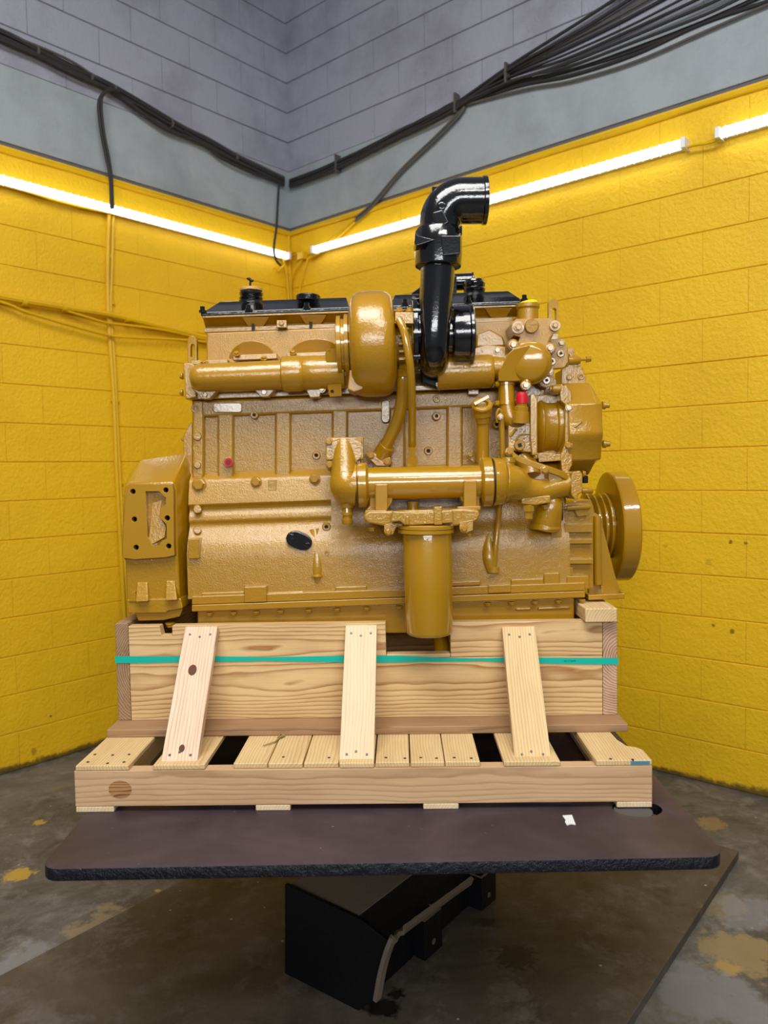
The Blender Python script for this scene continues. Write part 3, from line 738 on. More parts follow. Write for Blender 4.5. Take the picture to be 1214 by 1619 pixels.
# loose block on the right end timber
zb0 = zrow(987) + .0015
rb = ray(976, 984); d_front = DB - .03
xb1 = PP(976, 978, d_front).x; xb0 = PP(925, 978, d_front).x
o = lumber('wood_block', .30, xb1 - xb0, .043, ((xb0 + xb1) / 2, d_front + .15, zb0 + .0215), ALONG_Y, M_PINE, bev=.004)
o.parent = None; o.matrix_parent_inverse = Matrix.Identity(4)
o.matrix_basis = Matrix.Rotation(-PSI, 4, 'Z') @ o.matrix_basis
tag(o, 'short pale wood block under the front bracket of the engine', 'block')
# teal strap around the box
def strap():
    b = B(); W = .0125 / 2
    top = [((184, 1043), 9.5), ((230, 1043), 9), ((293, 1042), 8), ((345, 1042), 7.5), ((420, 1042), 5), ((480, 1042), 7), ((547, 1042), 9), ((600, 1042), 9.5), ((640, 1042), 8.5), ((700, 1043), 5.5), ((760, 1043), 3.5), ((795, 1043), 6), ((850, 1044), 7.5), ((900, 1045), 8.5), ((976, 1045.5), 9)]
    rs = []
    d = DB - .0018
    for (px, py), wpx in top:
        a1 = PP(px, py - wpx * .58, d); a0 = PP(px, py + wpx * .58, d)
        rs.append((a0, a1))
    h = .0105
    last = rs[-1]; zc = (last[0].z + last[1].z) / 2; x1 = ex1 + .0018; xa = ex0 - .0018
    rs[0] = (Vector((xa, d, rs[0][0].z)), Vector((xa, d, rs[0][1].z))); rs[-1] = (Vector((x1, d, last[0].z)), Vector((x1, d, last[1].z)))
    zl = rs[0][0].z + .009
    back = [(Vector((x1, DEb + .0018, zc - .009)), Vector((x1, DEb + .0018, zc + .009))), (Vector((xa, DEb + .0018, zl - .009)), Vector((xa, DEb + .0018, zl + .009)))]
    loop = rs + back; n = len(loop); cen = Vector((( xa + x1) / 2, (d + DEb) / 2, 0))
    V = []
    for a0, a1 in loop:
        V.append([b.verts.new(a0), b.verts.new(a1)])
    for i in range(n):
        j = (i + 1) % n; b.faces.new((V[i][0], V[j][0], V[j][1], V[i][1]))
    M = Matrix.Rotation(-PSI, 4, 'Z'); b.transform(M)
    o = part('packing_strap', b, M_STRAP)
    for f in o.data.polygons: f.use_smooth = False
    md = o.modifiers.new('solid', 'SOLIDIFY'); md.thickness = .0009; md.offset = 0
    return tag(o, 'teal plastic strap wrapped around the wooden crate box', 'strap')
so = strap()
cu = bpy.data.curves.new('t', 'FONT'); cu.body = 'AAR-1134'; cu.size = .0085; cu.extrude = .0001; cu.align_x = 'CENTER'; cu.align_y = 'CENTER'
to = bpy.data.objects.new('t', cu); COL.objects.link(to); dg = bpy.context.evaluated_depsgraph_get(); me = bpy.data.meshes.new_from_object(to.evaluated_get(dg)); bpy.data.objects.remove(to)
c0 = PP(901, 1044.8, DB - .0027)
me.transform(Matrix.Rotation(-PSI, 4, 'Z') @ Matrix.Translation(c0) @ Matrix.Rotation(pi / 2, 4, 'X') @ Matrix.Rotation(pi, 4, 'Z')); me.materials.clear(); me.materials.append(M_INK)
obj('printed_mark', me, so)
# twig
b = B(); zz = zt + .004
tw = [PZ(x, y, zz) for x, y in ((416, 1179), (425, 1176), (434, 1173), (440, 1168), (446, 1163))]
tube(b, tw, [.0015, .002, .002, .0025, .002], 8, 3)
for pts in (((440, 1168), (446, 1160), (452, 1163), (446, 1166)), ((438, 1168), (441, 1162), (446, 1163))):
    pv = [PZ(x, y, zz) for x, y in pts]; poly3(b, [v + Vector((0, 0, .003)) for v in pv], [v + Vector((0, 0, .001)) for v in pv])
tag(part('twig', b, M_TWIG), 'small dry twig with a leaf bud lying on the pallet slats', 'twig')

# ================================================================ ENGINE
SL = -.036
eng = thing('diesel_engine', 'ochre painted inline diesel engine with black covers and turbo standing on the crate', 'engine', (0, 2.72, 1.08))
def ep(name, b, mat=None, label=None, bevel=0, smooth=38, parent=None, seg=2): return part(name, b, mat or M_MED, parent or eng, label, bevel, smooth, seg)
def strip(b, prof, xa, xb, ref=303, yback=2.75):
    """extrude a (py, Y) profile along the engine between pixel columns xa and xb"""
    rs = []
    for x in (xa, xb):
        ds = (x - ref) * SL
        ring = [P(x, py + ds, Y) for py, Y in prof]
        x_ = ring[0].x
        ring = [Vector((x_ + (v.x - x_) * .0, v.y, v.z)) for v in ring]
        ring = ring + [Vector((x_, yback, ring[-1].z)), Vector((x_, yback, ring[0].z))]
        rs.append([b.verts.new(v) for v in ring])
    rings(b, rs)
CBK = 3.02
# ---- cylinder block
b = B()
prism(b, [(303, 631), (890, 609), (890, 775), (303, 790)], 2.492, CBK)
block = ep('cylinder_block', b, M_CAST, bevel=.006, seg=3)
def sprof(pr): return [(v.x, v.y) for v in spline([Vector((a, c, 0)) for a, c in pr], 5)]
b = B()
strip(b, sprof([(748, 2.494), (754, 2.478), (760, 2.464), (768, 2.457), (794, 2.440), (799, 2.440), (803, 2.449), (809, 2.452), (817, 2.443), (824, 2.441), (830, 2.446), (837, 2.443), (856, 2.418), (870, 2.4055), (882, 2.401), (900, 2.400), (947, 2.400)]), 303, 889, yback=CBK)
strip(b, sprof([(768, 2.458), (794, 2.4385), (815, 2.437), (837, 2.432), (856, 2.4165), (872, 2.4055)]), 523, 889, yback=CBK)
ep('crankcase', b, M_CAST, smooth=32)
b = B()
rect(b, 303, 633, 800, 660, 2.474, 2.50); rect(b, 303, 633, 322, 775, 2.470, 2.50)
for x in (356, 447, 537, 628, 719):
    d = (x - 303) * SL
    prism(b, [(x - 13, 655 + d), (x + 13, 655 + d), (x + 13, 765 + d), (x - 13, 765 + d)], 2.474, 2.50)
ribs = ep('block_ribs', b, M_CAST, bevel=.0095, seg=3)
b = B(); rect(b, 303, 943, 925, 956, 2.386, 2.45); ep('block_rail', b, bevel=.003)
for x0, x1, y0, y1 in ((318, 386, 938, 945), (421, 480, 941, 945), (530, 580, 936, 945), (655, 760, 934, 942), (808, 860, 934, 944), (860, 885, 926, 944)):
    d = (x0 - 303) * SL; b = B(); rect(b, x0, y0 + d, x1, y1 + d, 2.392, 2.42); ep('rail_lug', b, bevel=.004)
for x0, x1, y0, y1, Y in ((386, 421, 928, 953, 2.375), (772, 808, 925, 938, 2.378), (297, 315, 852, 884, 2.385)):
    b = B(); rect(b, x0, y0, x1, y1, Y, 2.45); ep('pad', b, bevel=.003)
# casting bosses
for x, y, r in ((309, 646, 6.5), (342, 645, 6), (402, 656, 5.5), (311, 708, 5.5), (609, 637, 3.5), (609, 661, 5), (690, 631, 5.5), (690, 658, 5.5), (677, 713, 6), (500, 720, 6)):
    boss(x, y, 2.474 if y < 700 or x < 320 else 2.488, r, eng)
for x, y, Y, r in ((516, 833, 2.433, 6), (517, 875, 2.402, 4), (795, 823, 2.44, 5), (796, 863, 2.408, 4), (406, 880, 2.402, 3.2), (785, 671, 2.47, 5.5)): boss(x, y, Y, r, eng)
b = B(); prism(b, rrect(603, 632, 616, 668, 6), 2.468, 2.48); ep('oblong_pad', b, bevel=.002)
b = B(); prism(b, rrect(337, 637, 382, 652, 4), 2.466, 2.48); ep('serial_plate', b, M_SMOOTH, bevel=.002)
b = B(); lathe(b, P(361, 731, 2.458), P(361, 731, 2.50), [(0, m(7.5, 2.46)), (.25, m(8, 2.46)), (1, m(11, 2.46))], 20); bs = ep('plug_boss', b)
b = B(); c0 = P(361, 731, 2.4525); cyl(b, c0, c0 + Vector((0, .01, 0)), m(6.8, 2.46), seg=20)
lathe(b, c0 - Vector((0, .0005, 0)), c0 + Vector((0, .004, 0)), [(0, m(4.2, 2.46)), (1, m(3, 2.46))], 16, mi=1)
ep('red_plug', b, [M_RED, NT('deep_red').set(Base_Color=(.16, .004, .008, 1), Roughness=.5)], 'red plastic plug')
bolt(314.7, 766, 2.455, 9, eng); bolt(405, 762, 2.455, 7, eng); bolt(497.5, 757, 2.455, 7, eng)
b = B(); rect(b, 424, 758, 437, 776, 2.448, 2.47, 0); ep('square_boss', b, bevel=.002)
# left edge lugs on the block
for y, r in ((690, 7), (735, 6), (805, 7), (838, 6.5), (895, 8), (925, 8)):
    b = B(); lathe(b, P(312, y, 2.425 if y > 780 else 2.462), P(312, y, 2.50), [(0, m(r * .8, 2.45)), (.1, m(r, 2.45)), (1, m(r, 2.45))], 16); ep('edge_lug', b)
# vertical bump with oil hole
b = B(); tube(b, [P(497, 840, 2.450), P(501, 875, 2.421), P(502, 905, 2.414), P(502, 930, 2.420)], [m(12, 2.42), m(10.5, 2.42), m(10, 2.42), m(8, 2.42)], 16); lathe(b, P(501, 908, 2.405), P(501, 911, 2.405), [(0, m(9, 2.4)), (1, m(10, 2.4))], 16)
ep('drain_rib', b)
b = B()
pts = []
for k in range(28):
    a = k / 28 * 2 * pi; r = 17.6 + 3.6 * math.cos(2 * (a - .42)); pts.append((472.5 + r * math.cos(a) * 1.02, 855 + r * math.sin(a) * .95))
prism(b, pts, 2.392, 2.43); ic = ep('inspection_cover', b, M_BLACK, 'black gloss inspection cover', bevel=.004)
for x, y in ((486, 861.5), (461, 848)):
    o = bolt(x, y, 2.392, 3.6, eng); o.data = o.data.copy(); o.data.materials.clear(); o.data.materials.append(M_BLACK)
# triangle cast mark
b = B(); tp = [P(758, 826, 2.4405), P(774, 824, 2.4405), P(767, 840, 2.438)]
for i in range(3): cyl(b, tp[i], tp[(i + 1) % 3], .0024, seg=6)
lathe(b, P(766.3, 830, 2.436), P(766.3, 830, 2.446), [(0, m(2.6, 2.44)), (1, m(2.6, 2.44))], 10); ep('cast_triangle_mark', b)
# ---- oil pan
b = B(); rect(b, 303, 957, 925, 967, 2.376, 2.98); ep('pan_flange', b, M_SMOOTH, bevel=.002)
b = B(); prism(b, [(312, 965), (908, 944), (908, 1000), (312, 1003)], 2.402, 2.96)
for x0, x1, y in ((815, 840, 961), (850, 902, 960)): 
    rect(b, x0, y, x1, y + 5, 2.396, 2.41)
pan = ep('oil_pan', b, M_SMOOTH, bevel=.008, seg=3)
for x in (331, 369, 405, 443, 488, 533, 580, 631, 771, 809, 846, 883, 920):
    y = 969 + (x - 331) * SL + 1; b_ = bolt(x, y, 2.386, 4.2, eng, DOWN)
# ---- cylinder head
b = B(); prism(b, [(326, 526), (845, 505), (845, 608), (298, 628), (298, 577), (326, 577)], 2.515, 3.0); ep('cylinder_head', b, M_CAST, bevel=.006, seg=3)
b = B(); prism(b, [(289, 574), (302, 574), (310, 579), (310, 628), (293, 632)], 2.44, 2.99); ep('head_end_flange', b, bevel=.004)
for x, y in ((288, 595), (288, 621)): bolt(x, y, 2.52, 4, eng, (-1, 0, 0))
b = B()
for cx, w in ((398, 37), (500, 45)):
    top = 538; pts = [(cx + w * math.cos(pi + pi * k / 16), 570 - (570 - top) * math.sin(pi * k / 16) - (cx - 398) * .03) for k in range(17)]
    b = B(); f = [P(x, y, 2.4875 + .03 * max(0, (y - 537) / 33)) for x, y in pts]; poly3(b, f, [Vector((v.x, 2.54, v.z)) for v in f]); ep('port_arch', b, M_SMOOTH, bevel=.004, seg=3)
# manifold flanges behind the manifold
b = B(); rect(b, 301, 570, 360, 577, 2.45, 2.53); rect(b, 368, 561, 438, 570, 2.44, 2.53); rect(b, 453, 558, 520, 565, 2.44, 2.53)
rect(b, 300, 622, 560, 632, 2.46, 2.53); rect(b, 600, 611, 800, 620, 2.46, 2.53)
ep('manifold_flanges', b, bevel=.003)
for x, y in ((322, 574), (417, 567), (374, 560), (463, 558)): bolt(x, y, 2.43, 4.2, eng, (0, -.6, .8))
# valve cover base
def vcbase(x0, x1, y0):
    b = B()
    prof = [(499, 2.500), (503, 2.500), (504, 2.512), (518, 2.545), (519, 2.525), (526, 2.525)]
    strip(b, prof, x0, x1, ref=317, yback=2.97)
    for cx in range(int(x0) + 85, int(x1) - 10, 91):
        d = (cx - 317) * SL
        f = [P(cx - 22, 504 + d, 2.503), P(cx + 22, 504 + d, 2.503), P(cx + 12, 519 + d, 2.527), P(cx - 12, 519 + d, 2.527)]
        poly3(b, f, [Vector((v.x, 2.56, v.z)) for v in f])
    return ep('valve_cover_base', b, bevel=.002)
vcbase(319, 557, 0); vcbase(612, 830, 0)
b = B(); rect(b, 437, 506, 453, 518, 2.50, 2.55, 0); ep('square_boss', b, bevel=.002); bolt(445, 511.5, 2.50, 3.6, eng)
b = B()
for x in (400, 491, 746):
    d = (x - 317) * SL; rect(b, x - 2.2, 515 + d, x + 2.2, 527 + d, 2.519, 2.53, 0)
ep('drain_slots', b, M_HOLE)
# ---- black valve covers
def cover(x0, x1, ybot, ytop, ins0, ins1):
    b = B()
    d = (x1 - x0) * SL
    lo_f = [P(x0, ybot, 2.498), P(x1, ybot + d, 2.498)]; lo_t = [P(x0, ybot - 7, 2.498), P(x1, ybot - 7 + d, 2.498)]
    yb = 2.97
    def ringq(pl, pr, yf, ybk): return [b.verts.new(v) for v in (Vector((pl.x, yf, pl.z)), Vector((pr.x, yf, pr.z)), Vector((pr.x, ybk, pr.z)), Vector((pl.x, ybk, pl.z)))]
    tl = P(x0 + ins0, ytop, 2.53); tr = P(x1 - ins1, ytop + (x1 - x0) * SL * .8, 2.53)
    t2l = P(x0 + 6, ybot - 8, 2.498); t2r = P(x1 - 6, ybot - 8 + d, 2.498)
    rs = [ringq(lo_f[0], lo_f[1], 2.497, yb), ringq(lo_t[0], lo_t[1], 2.497, yb), ringq(t2l, t2r, 2.508, yb - .012), ringq(tl, tr, 2.556, yb - .07)]
    rings(b, rs)
    return ep('valve_cover', b, M_BLACK, 'black gloss valve cover', bevel=.005, seg=3)
vc1 = cover(317, 557, 500, 474, 27, 9)
vc2 = cover(612, 834, 489.5, 463, 12, 28)
def vbolts(vc, xs):
    for x in xs:
        y = 497 + (x - 317) * SL
        b = B(); p = P(x, y - 4, 2.494); lathe(b, p + Vector((0, 0, -.004)), p + Vector((0, 0, .016)), [(0, .012), (.4, .012), (.42, .008), (1, .008)], 8); part('cover_bolt', b, M_BLACK, vc)
vbolts(vc1, (320, 393, 485)); vbolts(vc2, (640, 740, 829))
# oil filler on the first cover
Yf = 2.60
def filler(px, ybase, ytop, r, wood_lid, vc):
    b = B(); A = P(px, ybase, Yf); T = P(px, ytop, Yf); s_ = m(1, Yf)
    lathe(b, A, T, [(0, r * 1.12 * s_), (.32, r * 1.05 * s_), (.42, r * 1.05 * s_), (.44, r * .9 * s_), (.5, r * .98 * s_), (.58, r * 1.02 * s_), (.66, r * .9 * s_), (.72, r * .98 * s_), (.84, r * 1.0 * s_), (.92, r * .88 * s_), (1, r * .85 * s_)], 28)
    for k in range(8):
        a = k * pi / 4; c = A + Vector((math.cos(a) * r * s_, math.sin(a) * r * s_, 0)); box(b, c + Vector((0, 0, (T.z - A.z) * .18)), (.010, .010, (T.z - A.z) * .36))
    return part('oil_filler_neck', b, M_BLACK, vc)
filler(397, 489, 459, 18.5, True, vc1)
b = B(); A = P(397, 461, Yf); cyl(b, A, A + Vector((0, 0, .011)), m(17.5, Yf), seg=24); part('wooden_lid', b, wood('lid_wood', srgb(206, 160, 90), srgb(140, 92, 40), 140), vc1, 'tan disc lid with a bent wire', bevel=.002)
b = B(); p0 = P(395.5, 459, Yf); tube(b, [p0, P(395.5, 450, Yf), P(396, 443, Yf)], .0035, 8, 2); tube(b, [P(390, 440.5, Yf), P(394, 441, Yf), P(397, 444, Yf), P(401, 443.5, Yf)], [.0025, .005, .005, .003], 8, 3); part('bent_wire', b, M_STEEL, vc1)
b = B(); A = P(487, 484, 2.58); T = P(487, 467, 2.58); s_ = m(1, 2.58)
lathe(b, A, T, [(0, 13 * s_), (.4, 13 * s_), (.45, 20 * s_), (.92, 20 * s_), (1, 18 * s_)], 12); part('cover_cap', b, M_BLACK, vc1, bevel=.002)
filler(750, 478, 443, 17, False, vc2)
b = B(); Yb = 2.80; A = P(700, 447, Yb); T = P(748, 445, Yb); lathe(b, A, T, [(0, m(13, Yb)), (.94, m(13, Yb)), (.95, m(14.5, Yb)), (1, m(14.5, Yb))], 24)
prism(b, [(640, 474), (652, 462), (672, 448), (690, 438), (722, 436), (722, 478), (640, 480)], Yb - .06, Yb + .06); part('breather', b, M_BLACK, vc2, bevel=.004)
# ---- lifting eyes
def eye(px_c, y0, y1, w, Y, hole):
    out = circ(px_c, y0 + w / 2, w / 2, 12, pi, 2 * pi) + [(px_c + w / 2, y1), (px_c - w / 2, y1)]
    hl = circ(px_c + 1, hole[0] + 3.4, 3.4, 8, pi, 2 * pi) + circ(px_c + 1, hole[1] - 3.4, 3.4, 8, 0, pi)
    return out, hl
o_, h_ = eye(303.5, 531, 575, 14.5, 2.60, (544, 566)); plate('lifting_eye', o_, [h_], 2.60, 2.625, M_SMOOTH, eng)
o_, h_ = eye(875, 472, 545, 15, 2.52, (487, 507)); plate('lifting_eye', o_, [h_], 2.52, 2.545, M_SMOOTH, eng)
# ---- exhaust manifold (left half)
Ye = 2.405
def tx(b, x0, x1, yc, prof, Y, sl=SL, seg=28):
    """lathe along the engine between pixel columns; prof: (px column, radius px)"""
    A = P(x0, yc, Y); Bq = P(x1, yc + (x1 - x0) * sl, Y)
    lathe(b, A, Bq, [((x - x0) / (x1 - x0), m(r, Y)) for x, r in prof], seg)
mf = B(); tx(mf, 301, 447, 597.5, [(301, 8), (303, 14), (307, 18.5), (313, 20.5), (320, 21), (447, 22.5)], Ye)
prism(mf, [(303, 583), (330, 582), (330, 615), (303, 615)], 2.41, 2.5)
for x in (325, 418):
    d = (x - 303) * SL
    prism(mf, [(x - 24, 612 + d), (x + 24, 612 + d), (x + 6, 632 + d), (x - 6, 632 + d)], 2.415, 2.45)
em = ep('exhaust_manifold', mf, bevel=.003)
b = B(); tx(b, 446, 480, 591.5, [(446, 24), (448, 27.5), (452, 28), (474, 28), (480, 25.5)], Ye); ep('manifold_sleeve', b)
b = B(); tx(b, 478, 545, 590, [(478, 24.5), (481, 26.5), (500, 26.5), (545, 26)], Ye)
prism(b, [(478, 606), (514, 604), (505, 628), (490, 629)], 2.405, 2.45); ep('manifold_outlet', b, bevel=.003)
for x, y, Y in ((324.5, 624, 2.418), (418, 620.5, 2.418), (509, 615, 2.405), (507, 566, 2.42)): bolt(x, y, Y, 4.6, eng)
b = B(); plate('clamp_plate', [(514, 559), (517, 551), (524, 551), (535, 551), (535, 586), (552, 588), (552, 594), (539, 595), (540, 626), (521, 627), (518, 612), (519, 600)], [circ(520.5, 556, 2.6, 8), circ(525, 619, 3, 8)], 2.352, 2.364, M_SMOOTH, eng, tilt=.00045)
# right half manifold
b = B(); tx(b, 690, 779, 590.5, [(690, 26), (772, 26), (777, 25), (779, 23)], Ye, -.05); tx(b, 776, 802, 582, [(776, 18), (802, 16)], 2.43)
prism(b, [(705, 563), (770, 545), (800, 548), (800, 570), (705, 585)], 2.43, 2.52)
prism(b, [(748, 605), (758, 604), (757, 624), (740, 624), (740, 606)], 2.44, 2.47)
ep('exhaust_manifold', b, bevel=.003)
bolt(749, 612.5, 2.44, 4.5, eng)
plate('bolt_tab', rrect(741, 606, 756, 623, 2), [], 2.443, 2.45, M_SMOOTH, eng); bolt(786, 554, 2.43, 4.5, eng)
b = B(); prism(b, [(776, 552), (795, 549), (808, 562), (800, 580), (778, 575)], 2.435, 2.5); ep('pipe_lug', b, bevel=.004)
b = B(); prism(b, [(752, 528), (775, 520), (796, 532), (800, 548), (752, 550)], 2.495, 2.53); ep('port_arch', b, bevel=.008, seg=3)
# ---- turbocharger
Yt = 2.38; tc = B()
A = P(533, 547, Yt); Bq = P(627, 543.5, Yt); s_ = m(1, 2.32)
tprof = [(553, 40), (554, 58), (556, 69), (560, 77), (566, 81.5), (574, 83.5), (590, 84.3), (606, 83.5), (614, 81), (620, 76), (623, 68), (624.5, 58), (625, 40)]
lathe(tc, A, Bq, [((x - 533) / 94, r * m(1, 2.30)) for x, r in tprof], 56); 
tb = ep('turbine_housing', tc, M_MED, smooth=60)
b = B(); lathe(b, A, Bq, [((x - 533) / 94, m(r, 2.33)) for x, r in ((533, 44), (534, 47), (540, 47), (541, 42), (545, 42), (546, 49), (552, 49), (553, 44), (560, 44))], 40); part('inlet_band', b, M_SMOOTH, tb)
b = B(); prism(b, [(552, 586), (562, 580), (575, 615), (560, 620), (549, 616), (551, 598)], 2.30, 2.42); part('turbine_foot', b, M_CAST, tb, bevel=.004)
cvx0 = 622
b = B(); A2 = P(620, 542, Yt); B2 = P(655, 540, Yt)
lathe(b, A2, B2, [(0, m(62, 2.33)), (.12, m(62, 2.33)), (.13, m(40, 2.33)), (.85, m(38, 2.33)), (.86, m(52, 2.33)), (1, m(52, 2.33))], 36)
for k in range(5):
    box(b, P(638, 520 + k * 12, Yt - .085), (.03, .02, .008))
ch = ep('bearing_housing', b, M_CAST, bevel=.002)
b = B(); rect(b, 624, 493, 654, 512, 2.27, 2.36, 0); ob = ep('oil_inlet_flange', b, bevel=.003)
for x in (631, 647): bolt(x, 492, 2.30, 5, eng, UP)
b = B(); tube(b, [P(631, 506, 2.262), P(638, 522, 2.25), P(644, 550, 2.25), P(648.5, 580, 2.26), P(651, 625, 2.30), P(651.5, 670, 2.36), P(651.5, 705, 2.40)], m(6.3, 2.3), 14, 6); ep('oil_feed_pipe', b, M_SMOOTH, 'thin curved oil feed pipe')
b = B(); lathe(b, P(651.5, 700, 2.40), P(651.5, 740, 2.40), [(0, m(5, 2.4)), (.2, m(6, 2.4)), (.6, m(6, 2.4)), (.62, m(9.5, 2.4)), (1, m(9.5, 2.4))], 6); ep('pipe_fitting', b, M_SMOOTH)
b = B(); tube(b, [P(637, 588, 2.36), P(637, 605, 2.36), P(636, 630, 2.38), P(629, 662, 2.40), P(616, 692, 2.42), P(604, 716, 2.44)], m(10, 2.4), 18, 6); ep('oil_drain_pipe', b, M_SMOOTH, 'thick curved oil drain pipe')
b = B(); lathe(b, P(637, 570, 2.35), P(637, 596, 2.35), [(0, m(7, 2.35)), (.5, m(7, 2.35)), (.55, m(9, 2.35)), (1, m(9, 2.35))], 6); ep('pipe_fitting', b, M_SMOOTH)
b = B(); cyl(b, P(612, 704, 2.43), P(601, 722, 2.45), m(13.5, 2.4), m(14, 2.4), 20)
prism(b, [(578, 716), (587, 713), (606, 724), (617, 722), (619, 731), (611, 737), (595, 737), (580, 723)], 2.425, 2.455); ep('drain_flange', b, bevel=.003)
bolt(586, 720, 2.425, 5, eng); bolt(612, 730, 2.425, 5, eng)
# compressor (black)
A = P(651, 532, Yt); Bq = P(748, 530, Yt)
b = B(); lathe(b, A, Bq, [((x - 651) / 97, m(r, 2.34)) for x, r in ((651, 57), (652, 59.5), (659, 60), (660, 56), (664, 56), (665, 50))], 44)
for k in range(10):
    a = k * 2 * pi / 10 + .2; c = P(655, 531, Yt) + Vector((.004, math.sin(a) * m(57.5, 2.34), math.cos(a) * m(57.5, 2.34))); lathe(b, c - Vector((.012, 0, 0)), c + Vector((.012, 0, 0)), [(0, .010), (1, .010)], 6)
comp = ep('compressor_housing', b, M_BLACK, 'black gloss compressor housing', bevel=.002)
# volute: scroll in the plane across the shaft, running up into the discharge pipe
cx0 = P(687, 531, Yt); pts = []; rad = []
for k in range(15):
    a = math.radians(20 + k * 250 / 14 + 90)      # start front-top going over the top, back, bottom
    th = math.radians(100 - 250 * k / 14)         # angle measured from -Y (front) towards +Z
    R_ = m(38, 2.34); rr = m(11 + 14.5 * k / 14, 2.3)
    pts.append(Vector((cx0.x - .004, cx0.y - math.cos(th) * -R_ * -1 if False else cx0.y + math.cos(pi - th) * R_, cx0.z + math.sin(th) * R_))); rad.append(rr)
sx = lambda px, py, Y: P(px, py, Y)
b = B()
pts2 = [P(686, 540, 2.47), P(686, 575, 2.44), P(685.5, 573, 2.36), P(685, 560, 2.31), P(686, 530, 2.295), P(688, 490, 2.295), P(691, 445, 2.30), P(692.5, 405, 2.305)]
rad2 = [m(16, 2.4), m(20, 2.4), m(23.5, 2.36), m(24, 2.3), m(24.5, 2.3), m(25.5, 2.3), m(26.5, 2.3), m(27, 2.3)]
tube(b, pts2, rad2, 28, 6); part('discharge_pipe', b, M_BLACK, comp, smooth=60)
b = B()
scr = []
for k in range(13):
    th = math.radians(-20 + 290 * k / 12)   # from front-bottom up over the top to the back-bottom
    scr.append(Vector((cx0.x, cx0.y - math.cos(th) * m(33, 2.34), cx0.z + math.sin(th) * m(33, 2.34))))
tube(b, scr, [m(13 + 9 * (k / 12), 2.34) for k in range(13)], 20, 4); part('scroll', b, M_BLACK, comp, smooth=60)
b = B(); lathe(b, A, Bq, [((x - 651) / 97, m(r, 2.32)) for x, r in ((664, 30), (706, 29), (713, 29), (715, 46), (717, 47), (739, 47.5), (741, 49.5), (745, 49.5), (747, 47.5), (747, 44), (725, 40), (724, 2))], 48, cap=False); part('air_inlet', b, M_BLACK, comp)
b = B(); prism(b, [(664, 578), (712, 578), (703, 612), (695, 618), (690, 612), (668, 604)], 2.41, 2.45); ep('compressor_bracket', b, M_BLKRUB, bevel=.003); bolt(694, 608, 2.408, 4, eng)
# black elbow on top
Yl = 2.305
b = B(); A = P(692.5, 424, Yl); T = P(693.5, 362, Yl); L_ = 62
lathe(b, A, T, [(0, m(30, Yl)), (.03, m(36, Yl)), (.3, m(37, Yl)), (.55, m(37, Yl)), (.9, m(36.5, Yl)), (1, m(33, Yl))], 40)
prism(b, [(697, 372), (728, 372), (728, 401), (700, 404)], Yl - m(38.5, Yl), Yl); prism(b, [(656, 368), (662, 372), (690, 379), (658, 389), (655, 384)], Yl - m(37, Yl), Yl)
cl = ep('clamp_collar', b, M_BLACK, 'black clamp collar', bevel=.003)
b = B()
bend_r = 36
pts = [P(695, 372, Yl), P(695.5, 360, Yl)]; rad = [m(31.5, Yl)] * 2
ccx, ccy = 733, 354
for k in range(1, 9):
    a = math.radians(90 * k / 9); pts.append(P(ccx - 37.5 * math.cos(a), ccy - 36.5 * math.sin(a), Yl)); rad.append(m(31.5 + 3 * k / 9, Yl))
pts += [P(738, 317.7, Yl), P(766, 317.3, Yl)]; rad += [m(34.3, Yl)] * 2
tube(b, pts, rad, 36, 2, cap=False)
el = ep('elbow_pipe', b, M_BLACK, 'black gloss elbow pipe open to the right', smooth=60)
b = B(); A = P(738, 317.7, Yl); T = P(769.5, 317.3, Yl); lathe(b, A, T, [(.75, m(34.3, Yl)), (.8, m(36, Yl)), (.97, m(36, Yl)), (1, m(34.5, Yl)), (.98, m(31, Yl)), (.3, m(31, Yl))], 40, cap=False); part('outlet_rim', b, M_BLACK, el)
b = B(); plate('lug', [(683, 294), (697, 294), (698, 307), (684, 318)], [], Yl - .02, Yl + .02, M_BLACK, el)
b = B(); c0 = P(699, 325, Yl - m(33, Yl)); lathe(b, c0, c0 + Vector((0, .04, 0)), [(0, m(4, Yl)), (.02, m(7, Yl)), (.3, m(8, Yl)), (1, m(9, Yl))], 18)
prism(b, [(683, 335), (700, 330), (711, 352), (690, 362)], Yl - m(34, Yl), Yl); prism(b, [(722, 355), (731, 355), (731, 372), (722, 372)], Yl - .03, Yl + .03); part('cast_boss', b, M_BLACK, el, bevel=.005)
# ---- oil cooler and filter
Yc = 2.325
b = B(); tx(b, 581, 762, 765, [(581, 26), (600, 26), (762, 26)], Yc, -.02)
prism(b, [(583, 770), (624, 770), (620, 794), (612, 806), (577, 807), (584, 800)], 2.30, 2.36); prism(b, [(722, 765), (757, 765), (759, 801), (736, 802), (728, 790)], 2.30, 2.36)
prism(b, [(596, 752), (742, 748), (742, 786), (596, 790)], 2.345, 2.47)  # unseen web added behind the tube to shade the slot below it
cool = ep('oil_cooler', b, M_SMOOTH, bevel=.004)
b = B(); rect(b, 593, 765, 613, 807, 2.268, 2.31, 0); ep('cooler_leg', b, M_SMOOTH, bevel=.004)
b = B(); rect(b, 733, 759, 754, 802, 2.268, 2.31, 0); ep('cooler_leg', b, M_SMOOTH, bevel=.004)
b = B(); rect(b, 577, 807, 611, 813, 2.262, 2.36, -.02); ep('cooler_foot', b, M_SMOOTH, bevel=.002)
b = B(); rect(b, 723, 801, 760, 807, 2.262, 2.36, -.02); ep('cooler_foot', b, M_SMOOTH, bevel=.002)
for x, y in ((598, 815), (749, 809)): bolt(x, y, 2.285, 5, eng, DOWN)
